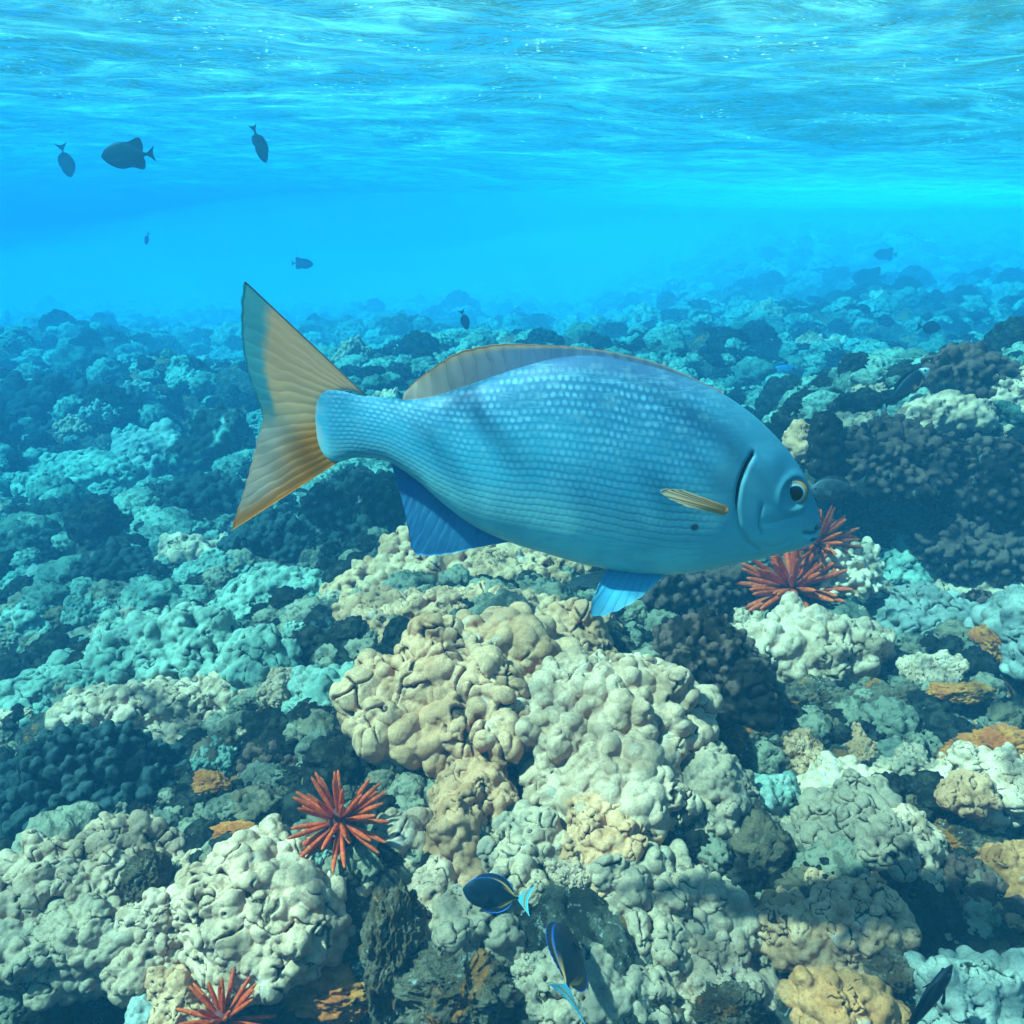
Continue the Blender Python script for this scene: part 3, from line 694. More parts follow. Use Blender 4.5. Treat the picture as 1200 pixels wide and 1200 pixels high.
def urchin(label, px, py, t, rpx, n, seed, tilt):
    r = rpx * t / 1000; rg = np.random.default_rng(seed)
    e = empty('pencil_urchin', P(px, py, t), tilt)
    tag(e, label, 'urchin', 'red pencil urchins on the reef')
    o = link('test', TEST, parent=e); o.scale = (r * .26,) * 3
    for i in range(n):
        z = 1 - (i + .5) / n * 1.25; ph = i * 2.39996 + rg.normal(0, .18)
        d = Vector((math.sqrt(max(0, 1 - z * z)) * math.cos(ph), math.sqrt(max(0, 1 - z * z)) * math.sin(ph), z))
        d = (d + Vector(rg.normal(0, .10, 3))).normalized()
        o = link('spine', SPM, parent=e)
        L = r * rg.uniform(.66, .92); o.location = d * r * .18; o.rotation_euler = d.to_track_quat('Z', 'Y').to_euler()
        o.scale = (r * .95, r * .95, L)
urchin('bright orange pencil urchin sitting above the beige coral plate', 398, 962, hit(398, 962) - .20, 62, 38, 1, (R(38), R(-6), 0))
urchin('large dark red pencil urchin under the fish chin', 928, 690, hit(928, 690) - .42, 68, 70, 2, (R(48), R(4), 0))
urchin('red pencil urchin half hidden behind the fish mouth', 958, 637, hit(958, 637) - .45, 48, 54, 3, (R(30), R(20), 0))
urchin('dull red pencil urchin tucked in the dark hole below the scalloped plate', 262, 1196, hit(262, 1196) - .14, 58, 44, 4, (R(60), R(30), 0))

# ------------------------------------------------------------------ fish
def resample(pts, n):
    p = np.asarray(pts, float); d = np.concatenate([[0], np.cumsum(np.linalg.norm(np.diff(p, axis=0), axis=1))])
    # smooth by Catmull-Rom through a dense set
    q = np.concatenate([[2 * p[0] - p[1]], p, [2 * p[-1] - p[-2]]]); out = []
    for i in range(1, len(q) - 2):
        for u in np.linspace(0, 1, 12, endpoint=False):
            a, b, c, e = q[i - 1], q[i], q[i + 1], q[i + 2]
            out.append(.5 * ((2 * b) + (c - a) * u + (2 * a - 5 * b + 4 * c - e) * u * u + (3 * b - a - 3 * c + e) * u ** 3))
    out.append(p[-1]); p = np.array(out)
    d = np.concatenate([[0], np.cumsum(np.linalg.norm(np.diff(p, axis=0), axis=1))])
    s = np.linspace(0, d[-1], n)
    return np.stack([np.interp(s, d, p[:, k]) for k in range(p.shape[1])], 1)
def fin_mesh(name, base, tip, nu=60, nv=16, th=.0016, rip=.002, nr=18, yb=None, sweep=0.0, ragged=.02, seed=0):
    """base and tip: lines of (x, z) or (x, y, z); a webbed fin between them with rays that stand proud"""
    b = np.asarray(base, float); t = np.asarray(tip, float)
    if b.shape[1] == 2: b = np.insert(b, 1, 0, 1)
    if t.shape[1] == 2: t = np.insert(t, 1, 0, 1)
    b = resample(b, nu); t = resample(t, nu)
    u = np.linspace(0, 1, nu)[:, None, None]; v = np.linspace(0, 1, nv)[None, :, None]
    ext = (1 + ragged * np.sin(u * nr * 2 * np.pi) * v)
    Pm = b[:, None, :] + (t - b)[:, None, :] * v * ext
    nrm = np.array([0, 1.0, 0])
    Pm = Pm + nrm * (rip * np.sin(u * nr * 2 * np.pi + 1) * v + rip * 2.2 * np.sin(u * 5 + seed) * v * v)
    tk = th * (1.0 - .75 * v) * (1 + 0 * u)
    A = (Pm + nrm * tk / 2).reshape(-1, 3); C = (Pm - nrm * tk / 2).reshape(-1, 3)
    F = grid_faces(nu, nv); n = nu * nv
    F2 = F[:, ::-1] + n
    idx = np.arange(n).reshape(nu, nv); ring = np.concatenate([idx[:, 0], idx[-1, 1:], idx[::-1, -1][1:], idx[0, ::-1][1:]])
    r2 = np.roll(ring, -1); ok = ring != r2
    Fe = np.stack([ring, r2, r2 + n, ring + n], 1)[ok]
    uv = np.stack(np.broadcast_arrays(u[..., 0], v[..., 0]), -1).reshape(-1, 2)
    return mesh(name, np.concatenate([A, C]), np.concatenate([F, F2, Fe]), np.concatenate([uv, uv]))
def fin_mat(name, colfn, nr=18, trans=.3, ln=.22):
    m = N(name); u, v = m.uv()
    c = colfn(m, u, v)
    wob = m.math('MULTIPLY', m.noise(m.obj(), 30, 2), .06)
    ry = m.math('ABSOLUTE', m.math('SINE', m.math('MULTIPLY', m.math('ADD', u, wob), nr * math.pi)))
    line = m.step(ry, .0, .30, 1, 0)
    c = m.mix(m.math('MULTIPLY', line, ln), c, m.mix(.65, c, (.05, .06, .07)))
    d = m.n('BsdfPrincipled'); m.put(d.inputs['Base Color'], c); d.inputs['Roughness'].default_value = .45; d.inputs['Specular IOR Level'].default_value = .35
    m.put(d.inputs['Normal'], m.bump(ry, .12, .003))
    tl = m.n('BsdfTranslucent'); m.put(tl.inputs[0], c)
    x = m.n('MixShader'); x.inputs[0].default_value = trans; m.put(x.inputs[1], d.outputs[0]); m.put(x.inputs[2], tl.outputs[0])
    m.t.links.new(x.outputs[0], m.out.inputs['Surface'])
    return m.m

YF = 0.80                                                       # the big fish swims along this line across the view
c0 = plane_y(640, 560, YF)
def fp(pts): return np.array([[(plane_y(a, b, YF) - c0)[0], (plane_y(a, b, YF) - c0)[2]] for a, b in pts])
top_px = [(366, 478), (372, 462), (390, 455), (425, 463), (470, 468), (505, 465), (540, 454), (580, 440), (620, 427), (660, 418), (700, 417), (740, 424), (780, 434), (820, 448), (850, 463), (880, 484), (905, 507), (925, 530), (940, 553), (951, 578), (958, 597), (961, 612)]
bot_px = [(366, 508), (374, 528), (392, 541), (420, 536), (455, 540), (490, 562), (520, 588), (556, 614), (600, 633), (640, 645), (680, 656), (720, 664), (760, 668), (800, 667), (830, 662), (870, 654), (900, 648), (930, 642), (950, 636), (958, 628), (961, 618)]
T, Bm = fp(top_px), fp(bot_px)
NS, NR = 520, 168
xs0, xs1 = T[0, 0], T[-1, 0]
ss = np.linspace(0, 1, NS); xs = xs0 + (xs1 - xs0) * (.5 - .5 * np.cos(np.pi * ss))
def fps(pts, off): return np.array([[(plane_y(a, b, YF - off) - c0)[0], (plane_y(a, b, YF - off) - c0)[2]] for a, b in pts])   # on the near flank
def smooth_interp(x, px, pz):
    q = resample(np.stack([px, pz], 1), 800); return np.interp(x, q[:, 0], q[:, 1])
zt = smooth_interp(xs, T[:, 0], T[:, 1]); zb = smooth_interp(xs, Bm[:, 0], Bm[:, 1])
k7 = np.ones(7) / 7
def sm7(a): return np.convolve(np.pad(a, 3, mode='edge'), k7, 'valid')
zt, zb = sm7(zt), sm7(zb)
Lx = (xs - xs0) / (xs1 - xs0)
hw = np.interp(Lx, [0, .03, .10, .2, .35, .5, .65, .78, .88, .95, .985, 1.0], [.001, .0055, .011, .021, .036, .046, .049, .046, .037, .025, .014, .003])
hw = sm7(sm7(hw))
th = np.linspace(0, 2 * np.pi, NR, endpoint=False)
cz = np.cos(th); sy = np.sin(th)
zc = (zt + zb) / 2; hh = (zt - zb) / 2
Vy = hw[:, None] * (np.sign(sy) * np.abs(sy) ** .74)[None, :] * (1 + .10 * np.clip(-cz, 0, 1) - .18 * np.clip(cz, 0, 1) ** 2)[None, :]
Vz = zc[:, None] + hh[:, None] * cz[None, :]
Vx = np.repeat(xs[:, None], NR, 1)
# carve the head: gill opening, preopercle, mouth line, eye socket, nostril
def seg_dist(px, pz, line):
    line = resample(line, 160); out = np.full(px.shape, 9.0)
    for a, b in zip(line[:-1], line[1:]):
        ab = b - a; tt = np.clip(((px - a[0]) * ab[0] + (pz - a[1]) * ab[1]) / (ab @ ab), 0, 1)
        out = np.minimum(out, np.hypot(px - a[0] - tt * ab[0], pz - a[1] - tt * ab[1]))
    return out
gill = fps([(882, 533), (872, 546), (863, 566), (860, 590), (863, 612), (872, 630), (888, 645)], .034)
preop = fps([(889, 590), (886, 610), (890, 622)], .032); cheek = fps([(887, 607), (910, 606), (935, 603)], .025); jaw = fps([(880, 632), (905, 638), (925, 632)], .024)
mouth = fps([(963, 619), (950, 623), (938, 620)], .010)
eyec = fps([(930, 577)], .024)[0]
dg_ = seg_dist(Vx, Vz, gill)
gx_at = np.interp(Vz, gill[::-1, 1], gill[::-1, 0])
ahead = (Vx - gx_at)
inz = sm(gill[-1, 1] - .01, gill[-1, 1] + .015, Vz) * sm(gill[0, 1] + .010, gill[0, 1] - .012, Vz)
push = -.0042 * np.exp(-(dg_ / .0020) ** 2) * (.45 + .55 * sm(gill[3, 1], gill[1, 1], Vz)) + .0020 * inz * sm(-.001, .004, ahead) * sm(.05, .012, ahead)
push -= .0011 * np.exp(-(seg_dist(Vx, Vz, preop) / .0022) ** 2) + .0009 * np.exp(-(seg_dist(Vx, Vz, cheek) / .003) ** 2) + .0012 * np.exp(-(seg_dist(Vx, Vz, jaw) / .0025) ** 2)
push -= .0045 * np.exp(-(seg_dist(Vx, Vz, mouth) / .0022) ** 2)
re = np.hypot(Vx - eyec[0], Vz - eyec[1])
push += .0018 * np.exp(-((re - .0165) / .004) ** 2) - .0012 * np.exp(-(re / .012) ** 2)
Vy = Vy + np.sign(sy)[None, :] * push * np.clip(np.abs(sy) * 2.2, 0, 1)[None, :]
rowc = (Vz - zc[:, None]) / hh.max()
hn = hh / hh.max()
row = rowc / np.sqrt(np.maximum(hn, .12))[:, None]
uvb = np.stack([np.repeat(((xs - xs0))[:, None], NR, 1), row], -1).reshape(-1, 2)
bodyV = np.stack([Vx, Vy, Vz], -1).reshape(-1, 3)
Fb = grid_faces(NS, NR, True)
Fcap = [list(range(NR)), list(range((NS - 1) * NR, NS * NR))[::-1]]
def chub_body_mat():
    m = N('chub_skin'); u, r = m.uv()
    xyz = m.n('SeparateXYZ'); m.put(xyz.inputs[0], m.obj()); X, Z = xyz.outputs[0], xyz.outputs[2]
    back, flank, belly = (.010, .125, .23), (.045, .36, .50), (.38, .90, .80)
    c = m.mix(m.step(r, -.10, .75), flank, back)
    c = m.mix(m.step(r, -.05, -.72), c, belly)
    nb = m.step(m.noise(m.obj(), 14, 4), .35, .7)
    c = m.mix(m.math('MULTIPLY', nb, .35), c, (.022, .15, .29))
    # scale rows
    wb_ = m.math('MULTIPLY', m.math('SUBTRACT', m.noise(m.obj(), 22, 3), .5), 1.6)
    cc = m.math('ADD', m.math('MULTIPLY', u, 150.0), wb_); rr = m.math('ADD', m.math('MULTIPLY', r, 14.0), m.math('MULTIPLY', wb_, .6))
    ri = m.math('FLOOR', rr)
    off = m.math('MULTIPLY', m.math('MODULO', m.math('ABSOLUTE', ri), 2.0), .5)
    fu = m.math('SUBTRACT', m.math('FRACT', m.math('ADD', cc, off)), .5); fr = m.math('SUBTRACT', m.math('FRACT', rr), .5)
    dd = m.math('SQRT', m.math('ADD', m.math('MULTIPLY', fu, m.math('MULTIPLY', fu, .8)), m.math('MULTIPLY', fr, fr)))
    spot = m.step(dd, .44, .12)
    headmask = m.math('MULTIPLY', m.step(X, .178, .135), m.step(X, -.225, -.185))
    lowmask = m.step(r, -.86, -.25)
    n2 = m.step(m.noise(m.obj(), 55, 5, .65), .36, .66, .05, 1)
    k = m.math('MULTIPLY', m.math('MULTIPLY', spot, headmask), m.math('MULTIPLY', lowmask, n2))
    c = m.mix(m.math('MULTIPLY', m.math('MULTIPLY', m.step(dd, .3, .62), headmask), m.math('MULTIPLY', lowmask, .24)), c, (.010, .085, .18))
    c = m.mix(m.math('MULTIPLY', k, .60), c, (.15, .45, .62))
    # stripes between rows lower down
    st = m.math('MULTIPLY', m.step(m.math('ABSOLUTE', fr), .28, .48), m.math('MULTIPLY', headmask, m.math('MULTIPLY', m.step(r, -.75, -.35), m.step(r, .25, -.1))))
    c = m.mix(m.math('MULTIPLY', st, .45), c, (.02, .16, .24))
    # violet grey edge along the back, dark shoulder behind the gill, spot below the pectoral fin
    c = m.mix(m.math('MULTIPLY', m.step(r, .80, .97), m.step(X, -.18, -.12)), c, (.03, .10, .20))
    c = m.mix(m.math('MULTIPLY', m.step(r, .58, .80), m.step(X, -.10, -.16)), c, (.55, .46, .42))
    def near_pt(px, py, a, b):
        q = fps([(px, py)], .024 if px > 900 else .042)[0]
        d = m.math('SQRT', m.math('ADD', m.math('POWER', m.math('SUBTRACT', X, float(q[0])), 2.0), m.math('POWER', m.math('SUBTRACT', Z, float(q[1])), 2.0)))
        return m.step(d, b, a)
    c = m.mix(m.math('MULTIPLY', near_pt(858, 560, .002, .030), .55), c, (.010, .07, .16))
    c = m.mix(near_pt(813, 616, .0025, .0052), c, (.006, .01, .02))
    c = m.mix(m.math('MULTIPLY', near_pt(951, 572, .002, .012), .7), c, (.50, .20, .06))
    c = m.mix(m.math('MULTIPLY', near_pt(930, 577, .0135, .0185), .6), c, (.01, .03, .05))
    c = m.mix(m.math('MULTIPLY', near_pt(948, 612, .003, .012), .5), c, (.24, .22, .22))
    mpf = m.n('Mapping'); m.put(mpf.inputs['Vector'], m.obj()); mpf.inputs['Scale'].default_value = (14, 14, 120)
    scf = m.step(m.noise(mpf.outputs[0], 2.0, 5, .65), .50, .68)
    c = m.mix(m.math('MULTIPLY', scf, .28), c, (.16, .40, .50))
    hd = m.step(X, .105, .20)
    c = m.mix(m.math('MULTIPLY', hd, .7), c, m.mix(m.step(r, .6, -.5), (.045, .22, .32), (.24, .58, .58)))
    c = m.mix(m.math('MULTIPLY', m.step(m.noise(m.obj(), 70, 5, .7), .52, .70), .22), c, (.18, .36, .40))
    c = m.mix(m.math('MULTIPLY', m.step(m.attr('seam'), .2, .95), .55), c, (.03, .12, .18))
    c = m.mix(m.step(m.attr('gill_edge'), .3, .8), c, (.006, .02, .035))
    c = m.mix(m.math('MULTIPLY', m.step(m.math('ADD', X, m.math('MULTIPLY', m.noise(m.obj(), 90, 4), .03)), -.196, -.212), .75), c, (.40, .40, .36))
    h = m.math('MULTIPLY', m.math('MULTIPLY', m.step(dd, .62, .15), headmask), lowmask)
    m.bsdf(c, m.step(m.noise(m.obj(), 40, 4), .3, .7, .46, .66), m.bump(m.math('ADD', h, m.math('MULTIPLY', m.noise(m.obj(), 160, 5, .7), .9)), .14, .0009), .32, Metallic=.05)
    return m.m
chub = empty('chub_fish', c0)
tag(chub, 'large blue silvery fish with orange tail fin swimming across the middle of the picture', 'fish')
bm_ = mesh('body', bodyV, [tuple(f) for f in Fb.tolist()] + [tuple(f) for f in Fcap], uvb)
seam = np.maximum.reduce([np.exp(-(seg_dist(Vx, Vz, preop) / .0013) ** 2), .6 * np.exp(-(seg_dist(Vx, Vz, cheek) / .0016) ** 2), .5 * np.exp(-(seg_dist(Vx, Vz, jaw) / .0014) ** 2), 1.2 * np.exp(-(seg_dist(Vx, Vz, mouth) / .0014) ** 2)])
gedge = np.exp(-(dg_ / .0019) ** 2) * (.25 + .9 * sm(gill[4, 1], gill[2, 1], Vz))
for an, av in (('seam', seam), ('gill_edge', gedge)):
    at = bm_.attributes.new(an, 'FLOAT', 'POINT'); at.data.foreach_set('value', av.astype(np.float32).ravel())
body = link('body', bm_, chub_body_mat(), chub)

def tail_col(m, u, v):
    c = m.mix(m.step(u, .10, .55), (1.0, .60, .36), (1.0, .64, .36))
    c = m.mix(m.step(u, .44, .72), c, (.95, .36, .05))
    white = m.math('MULTIPLY', m.step(v, .22, .85), m.step(u, .40, .62))
    white = m.math('MULTIPLY', white, m.step(u, 1.0, .86))
    c = m.mix(m.math('MULTIPLY', white, .6), c, (.80, .84, .80))
    edge = m.math('MULTIPLY', m.step(m.math('ADD', v, m.math('MULTIPLY', m.noise(m.obj(), 60, 3), .12)), .80, .90), m.step(u, .62, .42))
    c = m.mix(edge, c, (.16, .52, .56))
    c = m.mix(m.step(u, .012, .0), c, (.20, .26, .28))
    return m.mix(m.step(v, .10, .0), c, (.05, .18, .28))
TM = fin_mat('chub_tail', tail_col, 17, .6, .12)
tb = fp([(430, 464), (405, 458), (388, 474), (384, 497), (388, 520), (402, 538)])
tt_ = fp([(287, 329), (283, 352), (284, 400), (291, 437), (301, 465), (308, 490), (302, 515), (294, 547), (284, 582), (276, 605), (271, 622)])
link('tail_fin', fin_mesh('tail_fin', tb, tt_, 140, 40, .004, .0001, 17, seed=2, ragged=.005), TM, chub)
DM = fin_mat('chub_dorsal', lambda m, u, v: m.mix(m.step(v, .72, .95), m.mix(m.step(u, .05, .45), (.70, .55, .46), (.20, .34, .50)), (.80, .52, .34)), 22, .5)
db = fp([(470, 469), (505, 466), (540, 456), (580, 442), (620, 430), (660, 421), (700, 420), (740, 427), (780, 438), (820, 452), (846, 466)])
dt_ = fp([(473, 461), (488, 446), (510, 429), (535, 414), (560, 407), (590, 403), (630, 404), (670, 406), (720, 413), (775, 427), (848, 459)])
link('dorsal_fin', fin_mesh('dorsal_fin', db, dt_, 140, 16, .004, .0003, 24, seed=1, ragged=.01), DM, chub)
AM = fin_mat('chub_anal', lambda m, u, v: m.mix(m.step(m.noise(m.obj(), 12, 3), .35, .65), (.06, .30, .56), (.10, .44, .68)), 16, .4)
ab = fp([(458, 538), (485, 556), (520, 586), (556, 611), (600, 630)])
at_ = fp([(463, 560), (472, 590), (478, 618), (484, 645), (500, 651), (530, 648), (562, 641), (604, 634)])
link('anal_fin', fin_mesh('anal_fin', ab, at_, 100, 24, .004, .0002, 16, seed=3, ragged=.01), AM, chub)
PM = fin_mat('chub_pelvic', lambda m, u, v: m.mix(m.step(v, .6, 1.0), (.10, .55, .80), (.25, .72, .88)), 9, .4, .6)
def side(pts, y): 
    q = fps(pts, -y); return np.insert(q, 1, y, 1)
pb_ = np.array([[*side([(715, 664)], -.014)[0]], [*side([(750, 667)], -.016)[0]], [*side([(784, 667)], -.017)[0]]])
pt_ = np.array([[*side([(702, 684)], -.030)[0]], [*side([(693, 708)], -.040)[0]], [*side([(697, 722)], -.044)[0]], [*side([(722, 716)], -.042)[0]], [*side([(752, 699)], -.034)[0]], [*side([(783, 670)], -.018)[0]]])
link('pelvic_fin', fin_mesh('pelvic_fin', pb_, pt_, 70, 18, .003, .0002, 9, seed=4), PM, chub)
WM = fin_mat('chub_far_pelvic', lambda m, u, v: m.mix(v, (.7, .75, .75), (.92, .88, .8)), 6, .4)
pb2 = np.array([[*side([(722, 664)], .012)[0]], [*side([(742, 668)], .014)[0]]]); pt2 = np.array([[*side([(674, 676)], .012)[0]], [*side([(667, 685)], .010)[0]], [*side([(704, 692)], .010)[0]]])
link('pelvic_fin', fin_mesh('pelvic_fin', pb2, pt2, 40, 14, .003, .0012, 6, seed=5), WM, chub)
EM = fin_mat('chub_pectoral', lambda m, u, v: m.mix(v, (.90, .34, .07), (.92, .62, .38)), 7, .4, .1)
cb_ = np.array([[*side([(853, 594)], -.0480)[0]], [*side([(852, 600)], -.0485)[0]], [*side([(848, 603)], -.0485)[0]]])
ct_ = np.array([[*side([(800, 574)], -.064)[0]], [*side([(776, 574)], -.074)[0]], [*side([(780, 582)], -.075)[0]], [*side([(806, 594)], -.068)[0]]])
link('pectoral_fin', fin_mesh('pectoral_fin', cb_, ct_, 50, 18, .003, .0003, 7, seed=6, ragged=.004), EM, chub)
cb2 = cb_.copy(); cb2[:, 1] *= -1; ct2 = ct_.copy(); ct2[:, 1] *= -1
link('pectoral_fin', fin_mesh('pectoral_fin', cb2, ct2, 50, 18, .003, .0003, 7, seed=6, ragged=.004), EM, chub)
def iris_mat():
    m = N('fish_iris'); x = m.n('SeparateXYZ'); m.put(x.inputs[0], m.obj())
    r = m.math('SQRT', m.math('ADD', m.math('POWER', x.outputs[0], 2.0), m.math('POWER', x.outputs[2], 2.0)))
    c = m.mix(m.step(r, .0092, .0104), (.32, .50, .50), m.mix(m.step(x.outputs[0], -.004, .008), (.10, .16, .18), (.55, .26, .06)))
    c = m.mix(m.step(r, .0120, .0128), c, (.01, .02, .03))
    m.bsdf(c, .2, None, .5); return m.m
M['iris'] = iris_mat(); M['pupil'] = plain('fish_pupil', (.004, .004, .006), .08, .6); M['ring'] = plain('eye_rim', (.03, .05, .07), .4, .4)
Ve, Fe_ = ico(4)
def near_y(x, z):
    k = np.argmin((bodyV[:, 0] - x) ** 2 + (bodyV[:, 2] - z) ** 2 + (bodyV[:, 1] > 0) * 9); return bodyV[k, 1]
ye = near_y(*eyec)
for sg in (1, -1):
    e = link('eye', mesh('eye', Ve * np.array([.0136, .0030, .0136]), Fe_), M['iris'], chub, (eyec[0], sg * (ye + .0006), eyec[1]))
    link('pupil', mesh('pupil', Ve * np.array([.0080, .0016, .0080]), Fe_), M['pupil'], e, (.0002, sg * -.0020, 0))
lipm = plain('fish_lip', (.09, .13, .14), .45, .4, .25, 90)
lp = fp([(957, 612)])[0]; lp2 = fp([(950, 626)])[0]
q = Ve * (1 + .12 * vnoise(Ve * 2.5, 8))[:, None]
link('upper_lip', mesh('upper_lip', q * np.array([.0080, .0170, .0044]), Fe_), lipm, chub, (lp[0] - .0045, 0, lp[1]))
link('lower_lip', mesh('lower_lip', q * np.array([.0078, .0165, .0038]), Fe_), lipm, chub, (lp2[0] - .003, 0, lp2[1]))

# ------------------------------------------------------------------ the smaller fish
STY = {
 'tang':   dict(h=[(0, .13), (.07, .16), (.18, .42), (.35, .80), (.55, 1), (.72, .95), (.86, .70), (.95, .38), (1, .06)], H=.50, W=.15, dors=(.10, .86, .10), anal=(.10, .62, .10), tail=.27, spread=.27),
 'trigger': dict(h=[(0, .12), (.08, .17), (.25, .55), (.45, .93), (.6, 1), (.75, .85), (.9, .52), (1, .10)], H=.54, W=.16, dors=(.10, .50, .20), anal=(.10, .46, .18), tail=.17, spread=.17),
 'slim':   dict(h=[(0, .20), (.1, .26), (.3, .68), (.55, 1), (.75, .92), (.9, .6), (1, .12)], H=.36, W=.15, dors=(.15, .75, .09), anal=(.12, .45, .08), tail=.20, spread=.14),
}
def small_fish(name, label, loc, rot, L, style, mats, group=None, stripes=False):
    st = STY[style]; e = empty(name, loc, rot); tag(e, label, 'fish', group)
    hx, hv = zip(*st['h']); s = np.linspace(0, 1, 60); s2 = .5 - .5 * np.cos(np.pi * s)
    qq = resample(np.stack([hx, hv], 1), 400); h = np.interp(s2, qq[:, 0], qq[:, 1]) * st['H'] / 2 * L
    wd = np.interp(s2, [0, .08, .3, .6, .85, 1], [.05, .18, .62, 1, .8, .1]) * st['W'] / 2 * L
    n = 32; a = np.linspace(0, 2 * np.pi, n, endpoint=False)
    x = (s2 - .5) * L
    V = np.stack([np.repeat(x[:, None], n, 1), wd[:, None] * np.sin(a)[None], h[:, None] * np.cos(a)[None]], -1).reshape(-1, 3)
    F = [tuple(f) for f in grid_faces(60, n, True).tolist()] + [tuple(range(n)), tuple(range(59 * n, 60 * n))[::-1]]
    uv = np.stack([np.repeat(s2[:, None], n, 1), np.repeat(np.cos(a)[None], 60, 0)], -1).reshape(-1, 2)
    link('body', mesh('body', V, F, uv), mats['body'], e)
    hz_ = lambda q: float(np.interp(q, s2, h))
    for nm, (a0, a1, ht), sg in (('dorsal_fin', st['dors'], 1), ('anal_fin', st['anal'], -1)):
        us = np.linspace(a0, a1, 9)
        b = [((u - .5) * L, sg * hz_(u) * .93) for u in us]
        shp = np.array([.35, .8, 1, 1, .95, .85, .7, .5, .1])
        if style == 'trigger': shp = np.array([.5, 1, 1.1, .95, .7, .45, .25, .12, .05])
        t = [((u - .5) * L - ht * L * .30 * q, sg * (hz_(u) * .97 + ht * L * q)) for u, q in zip(us, shp)]
        link(nm, fin_mesh(nm, b, t, 40, 8, .010 * L, .003 * L, 14), mats[nm.split('_')[0]], e)
    b = [(-.49 * L, hz_(0) * .9), (-.50 * L, 0), (-.49 * L, -hz_(0) * .9)]
    tl, sp = st['tail'], st['spread']
    t = [((-.5 - tl) * L, sp * L), ((-.5 - tl * .78) * L, sp * .5 * L), ((-.5 - tl * .68) * L, 0), ((-.5 - tl * .78) * L, -sp * .5 * L), ((-.5 - tl) * L, -sp * L)]
    link('tail_fin', fin_mesh('tail_fin', b, t, 40, 14, .012 * L, .002 * L, 12), mats['tail'], e)
    for sg in (1, -1):
        y = sg * float(np.interp(.72, s2, wd)) * .96
        b3 = [(.22 * L, y, -.02 * L), (.21 * L, y, -.07 * L)]; t3 = [(.07 * L, y + sg * .05 * L, .0), (.06 * L, y + sg * .06 * L, -.08 * L), (.10 * L, y + sg * .05 * L, -.11 * L)]
        link('pectoral_fin', fin_mesh('pectoral_fin', b3, t3, 24, 8, .008 * L, .002 * L, 8), mats['pec'], e)
        Vq, Fq = ico(2)
        yy = sg * float(np.interp(.89, s2, wd)) * .92
        link('eye', mesh('eye', Vq * np.array([.026, .014, .026]) * L, Fq), M['pupil'], e, (.39 * L, yy, .05 * L))
    return e
darkm = plain('dark_fish_skin', (.006, .009, .014), .5, .08, .3, 30)
dmats = dict(body=darkm, dorsal=darkm, anal=darkm, tail=darkm, pec=darkm)
bluem = plain('blue_fish_skin', (.06, .16, .30), .5, .3, .2, 30)
bmats = dict(body=bluem, dorsal=bluem, anal=bluem, tail=bluem, pec=bluem)
greym = plain('grey_fish_skin', (.055, .075, .085), .5, .3, .3, 90)
gmats = dict(body=greym, dorsal=greym, anal=greym, tail=greym, pec=greym)
def striped_mats():
    m = N('striped_fish_skin'); u, r = m.uv()
    c = m.mix(m.step(m.noise(m.obj(), 40, 3), .4, .7), (.006, .012, .022), (.012, .022, .035))
    org = m.math('MULTIPLY', m.step(u, .36, .06), m.step(m.math('ABSOLUTE', r), .62, .80))
    c = m.mix(org, c, (.82, .32, .05)); c = m.mix(m.step(m.math('ABSOLUTE', r), .93, .99), c, (.012, .06, .28))
    m.bsdf(c, .45, None, .10)
    def fincol(m, u, v):
        c = m.mix(m.step(v, .25, .4), (.80, .34, .06), (.012, .02, .03)); c = m.mix(m.step(u, .2, .75), c, m.mix(m.step(v, .1, .2), (.80, .45, .14), (.015, .02, .03)))
        return m.mix(m.step(v, .86, .95), c, (.02, .14, .62))
    fm = fin_mat('striped_fish_fin', fincol, 14, .1)
    tc = fin_mat('striped_fish_tail', lambda m, u, v: m.mix(m.math('MULTIPLY', m.step(v, .50, .55), m.math('MULTIPLY', m.step(v, .74, .69), m.math('MULTIPLY', m.step(u, .08, .14), m.step(u, .92, .86)))), (.25, .70, .80), (.85, .36, .08)), 12, .2)
    return dict(body=m.m, dorsal=fm, anal=fm, tail=tc, pec=darkm)
smats = striped_mats()
def fish_at(px, py, t, Lpx): return P(px, py, t), Lpx * t / 1000
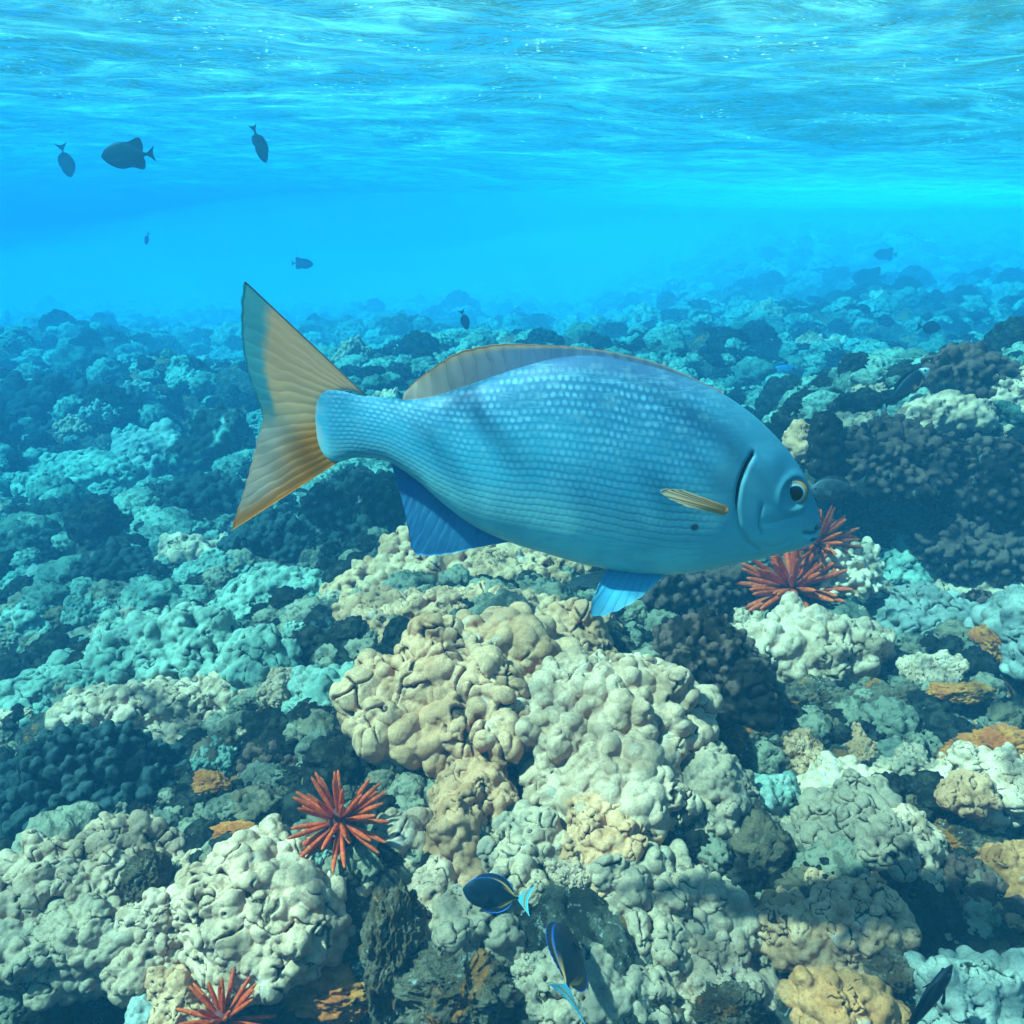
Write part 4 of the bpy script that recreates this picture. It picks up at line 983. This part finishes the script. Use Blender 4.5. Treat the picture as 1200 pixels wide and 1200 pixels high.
# (rotation: z is the heading, 0 = swims to the right edge; y pitches the nose down)
p, L = fish_at(575, 1047, hit(575, 1047) - .17, 68)
small_fish('striped_fish', 'black fish with orange edges swimming flat over the green coral, blue white tail spread', p, (R(28), R(-17), R(186)), L, 'tang', smats, 'black fish with blue white tails')
p, L = fish_at(665, 1120, hit(665, 1120) - .16, 116)
small_fish('striped_fish', 'narrow black fish seen from behind, nose up the coral, blue white tail towards us', p, (R(-42), R(14), R(86)), L, 'tang', smats, 'black fish with blue white tails')
p, L = fish_at(1088, 1172, hit(1080, 1185) - .16, 100)
small_fish('dark_fish', 'dark fish cut by the bottom edge beside blue grey coral lobes', p, (R(10), R(-52), R(25)), L, 'slim', dmats)
p, L = fish_at(1066, 450, hit(1066, 470) - .12, 56)
def wrasse_mats():
    m = N('patched_fish_skin'); u, r = m.uv()
    c = m.mix(m.step(u, .78, .86), (.012, .018, .03), (.62, .55, .50)); c = m.mix(m.math('MULTIPLY', m.step(u, .48, .54), m.math('MULTIPLY', m.step(u, .78, .72), m.step(r, -.15, -.4))), c, (.75, .30, .06))
    m.bsdf(c, .5, None, .3); d = dict(dmats); d['body'] = m.m; return d
small_fish('patched_fish', 'black fish with white face patch and orange mark in front of the lone dark coral', p, (0, R(-38), R(8)), L, 'slim', wrasse_mats())
p, L = fish_at(975, 573, 1.75, 52)
small_fish('grey_fish', 'dim grey brown fish hovering right in front of the big fish face', p, (0, R(4), R(182)), L, 'tang', gmats)
p, L = fish_at(972, 462, 4.6, 60)
small_fish('blue_fish', 'faint blue fish nose down over the pale slope beyond the ledge', p, (0, R(-58), R(15)), L, 'slim', bmats)
p, L = fish_at(908, 440, 5.2, 56)
small_fish('blue_fish', 'fainter blue fish gliding over the pale slope above the fish forehead', p, (0, R(-14), R(5)), L, 'slim', bmats)
sil = [
 ('large dark silhouetted fish with raised fins near the surface', 146, 182, 4.2, 54, (0, R(3), R(182)), 'trigger'),
 ('small dark silhouetted fish nose down at the outer end of the surface group', 78, 192, 6.0, 30, (R(10), R(80), R(60)), 'tang'),
 ('slim dark silhouetted fish diving nose down under the rippled surface', 305, 172, 5.0, 36, (R(0), R(74), R(10)), 'slim'),
 ('tiny faint fish in open water below the surface group', 172, 281, 8.0, 13, (0, R(60), R(150)), 'tang'),
 ('faint blue fish just above the tail fin tip in open water', 356, 309, 9.0, 22, (0, R(3), R(10)), 'trigger'),
 ('small dark upright fish above the dorsal fin', 545, 377, 5.0, 20, (R(0), R(70), R(40)), 'tang'),
 ('dark oval fish over the hazy slope, tail to the left', 1091, 384, 5.0, 24, (0, R(4), R(5)), 'tang'),
 ('faint round fish high above the hazy slope', 1016, 325, 8.5, 36, (0, 0, R(182)), 'trigger'),
 ('faint small fish highest above the hazy slope', 1036, 298, 9.0, 24, (0, 0, R(178)), 'trigger'),
]
for lab, px, py, t, lp_, rot, sty in sil:
    p, L = fish_at(px, py, t, lp_)
    small_fish('dark_fish', lab, p, rot, L, sty, dmats, 'dark fish in the open water')
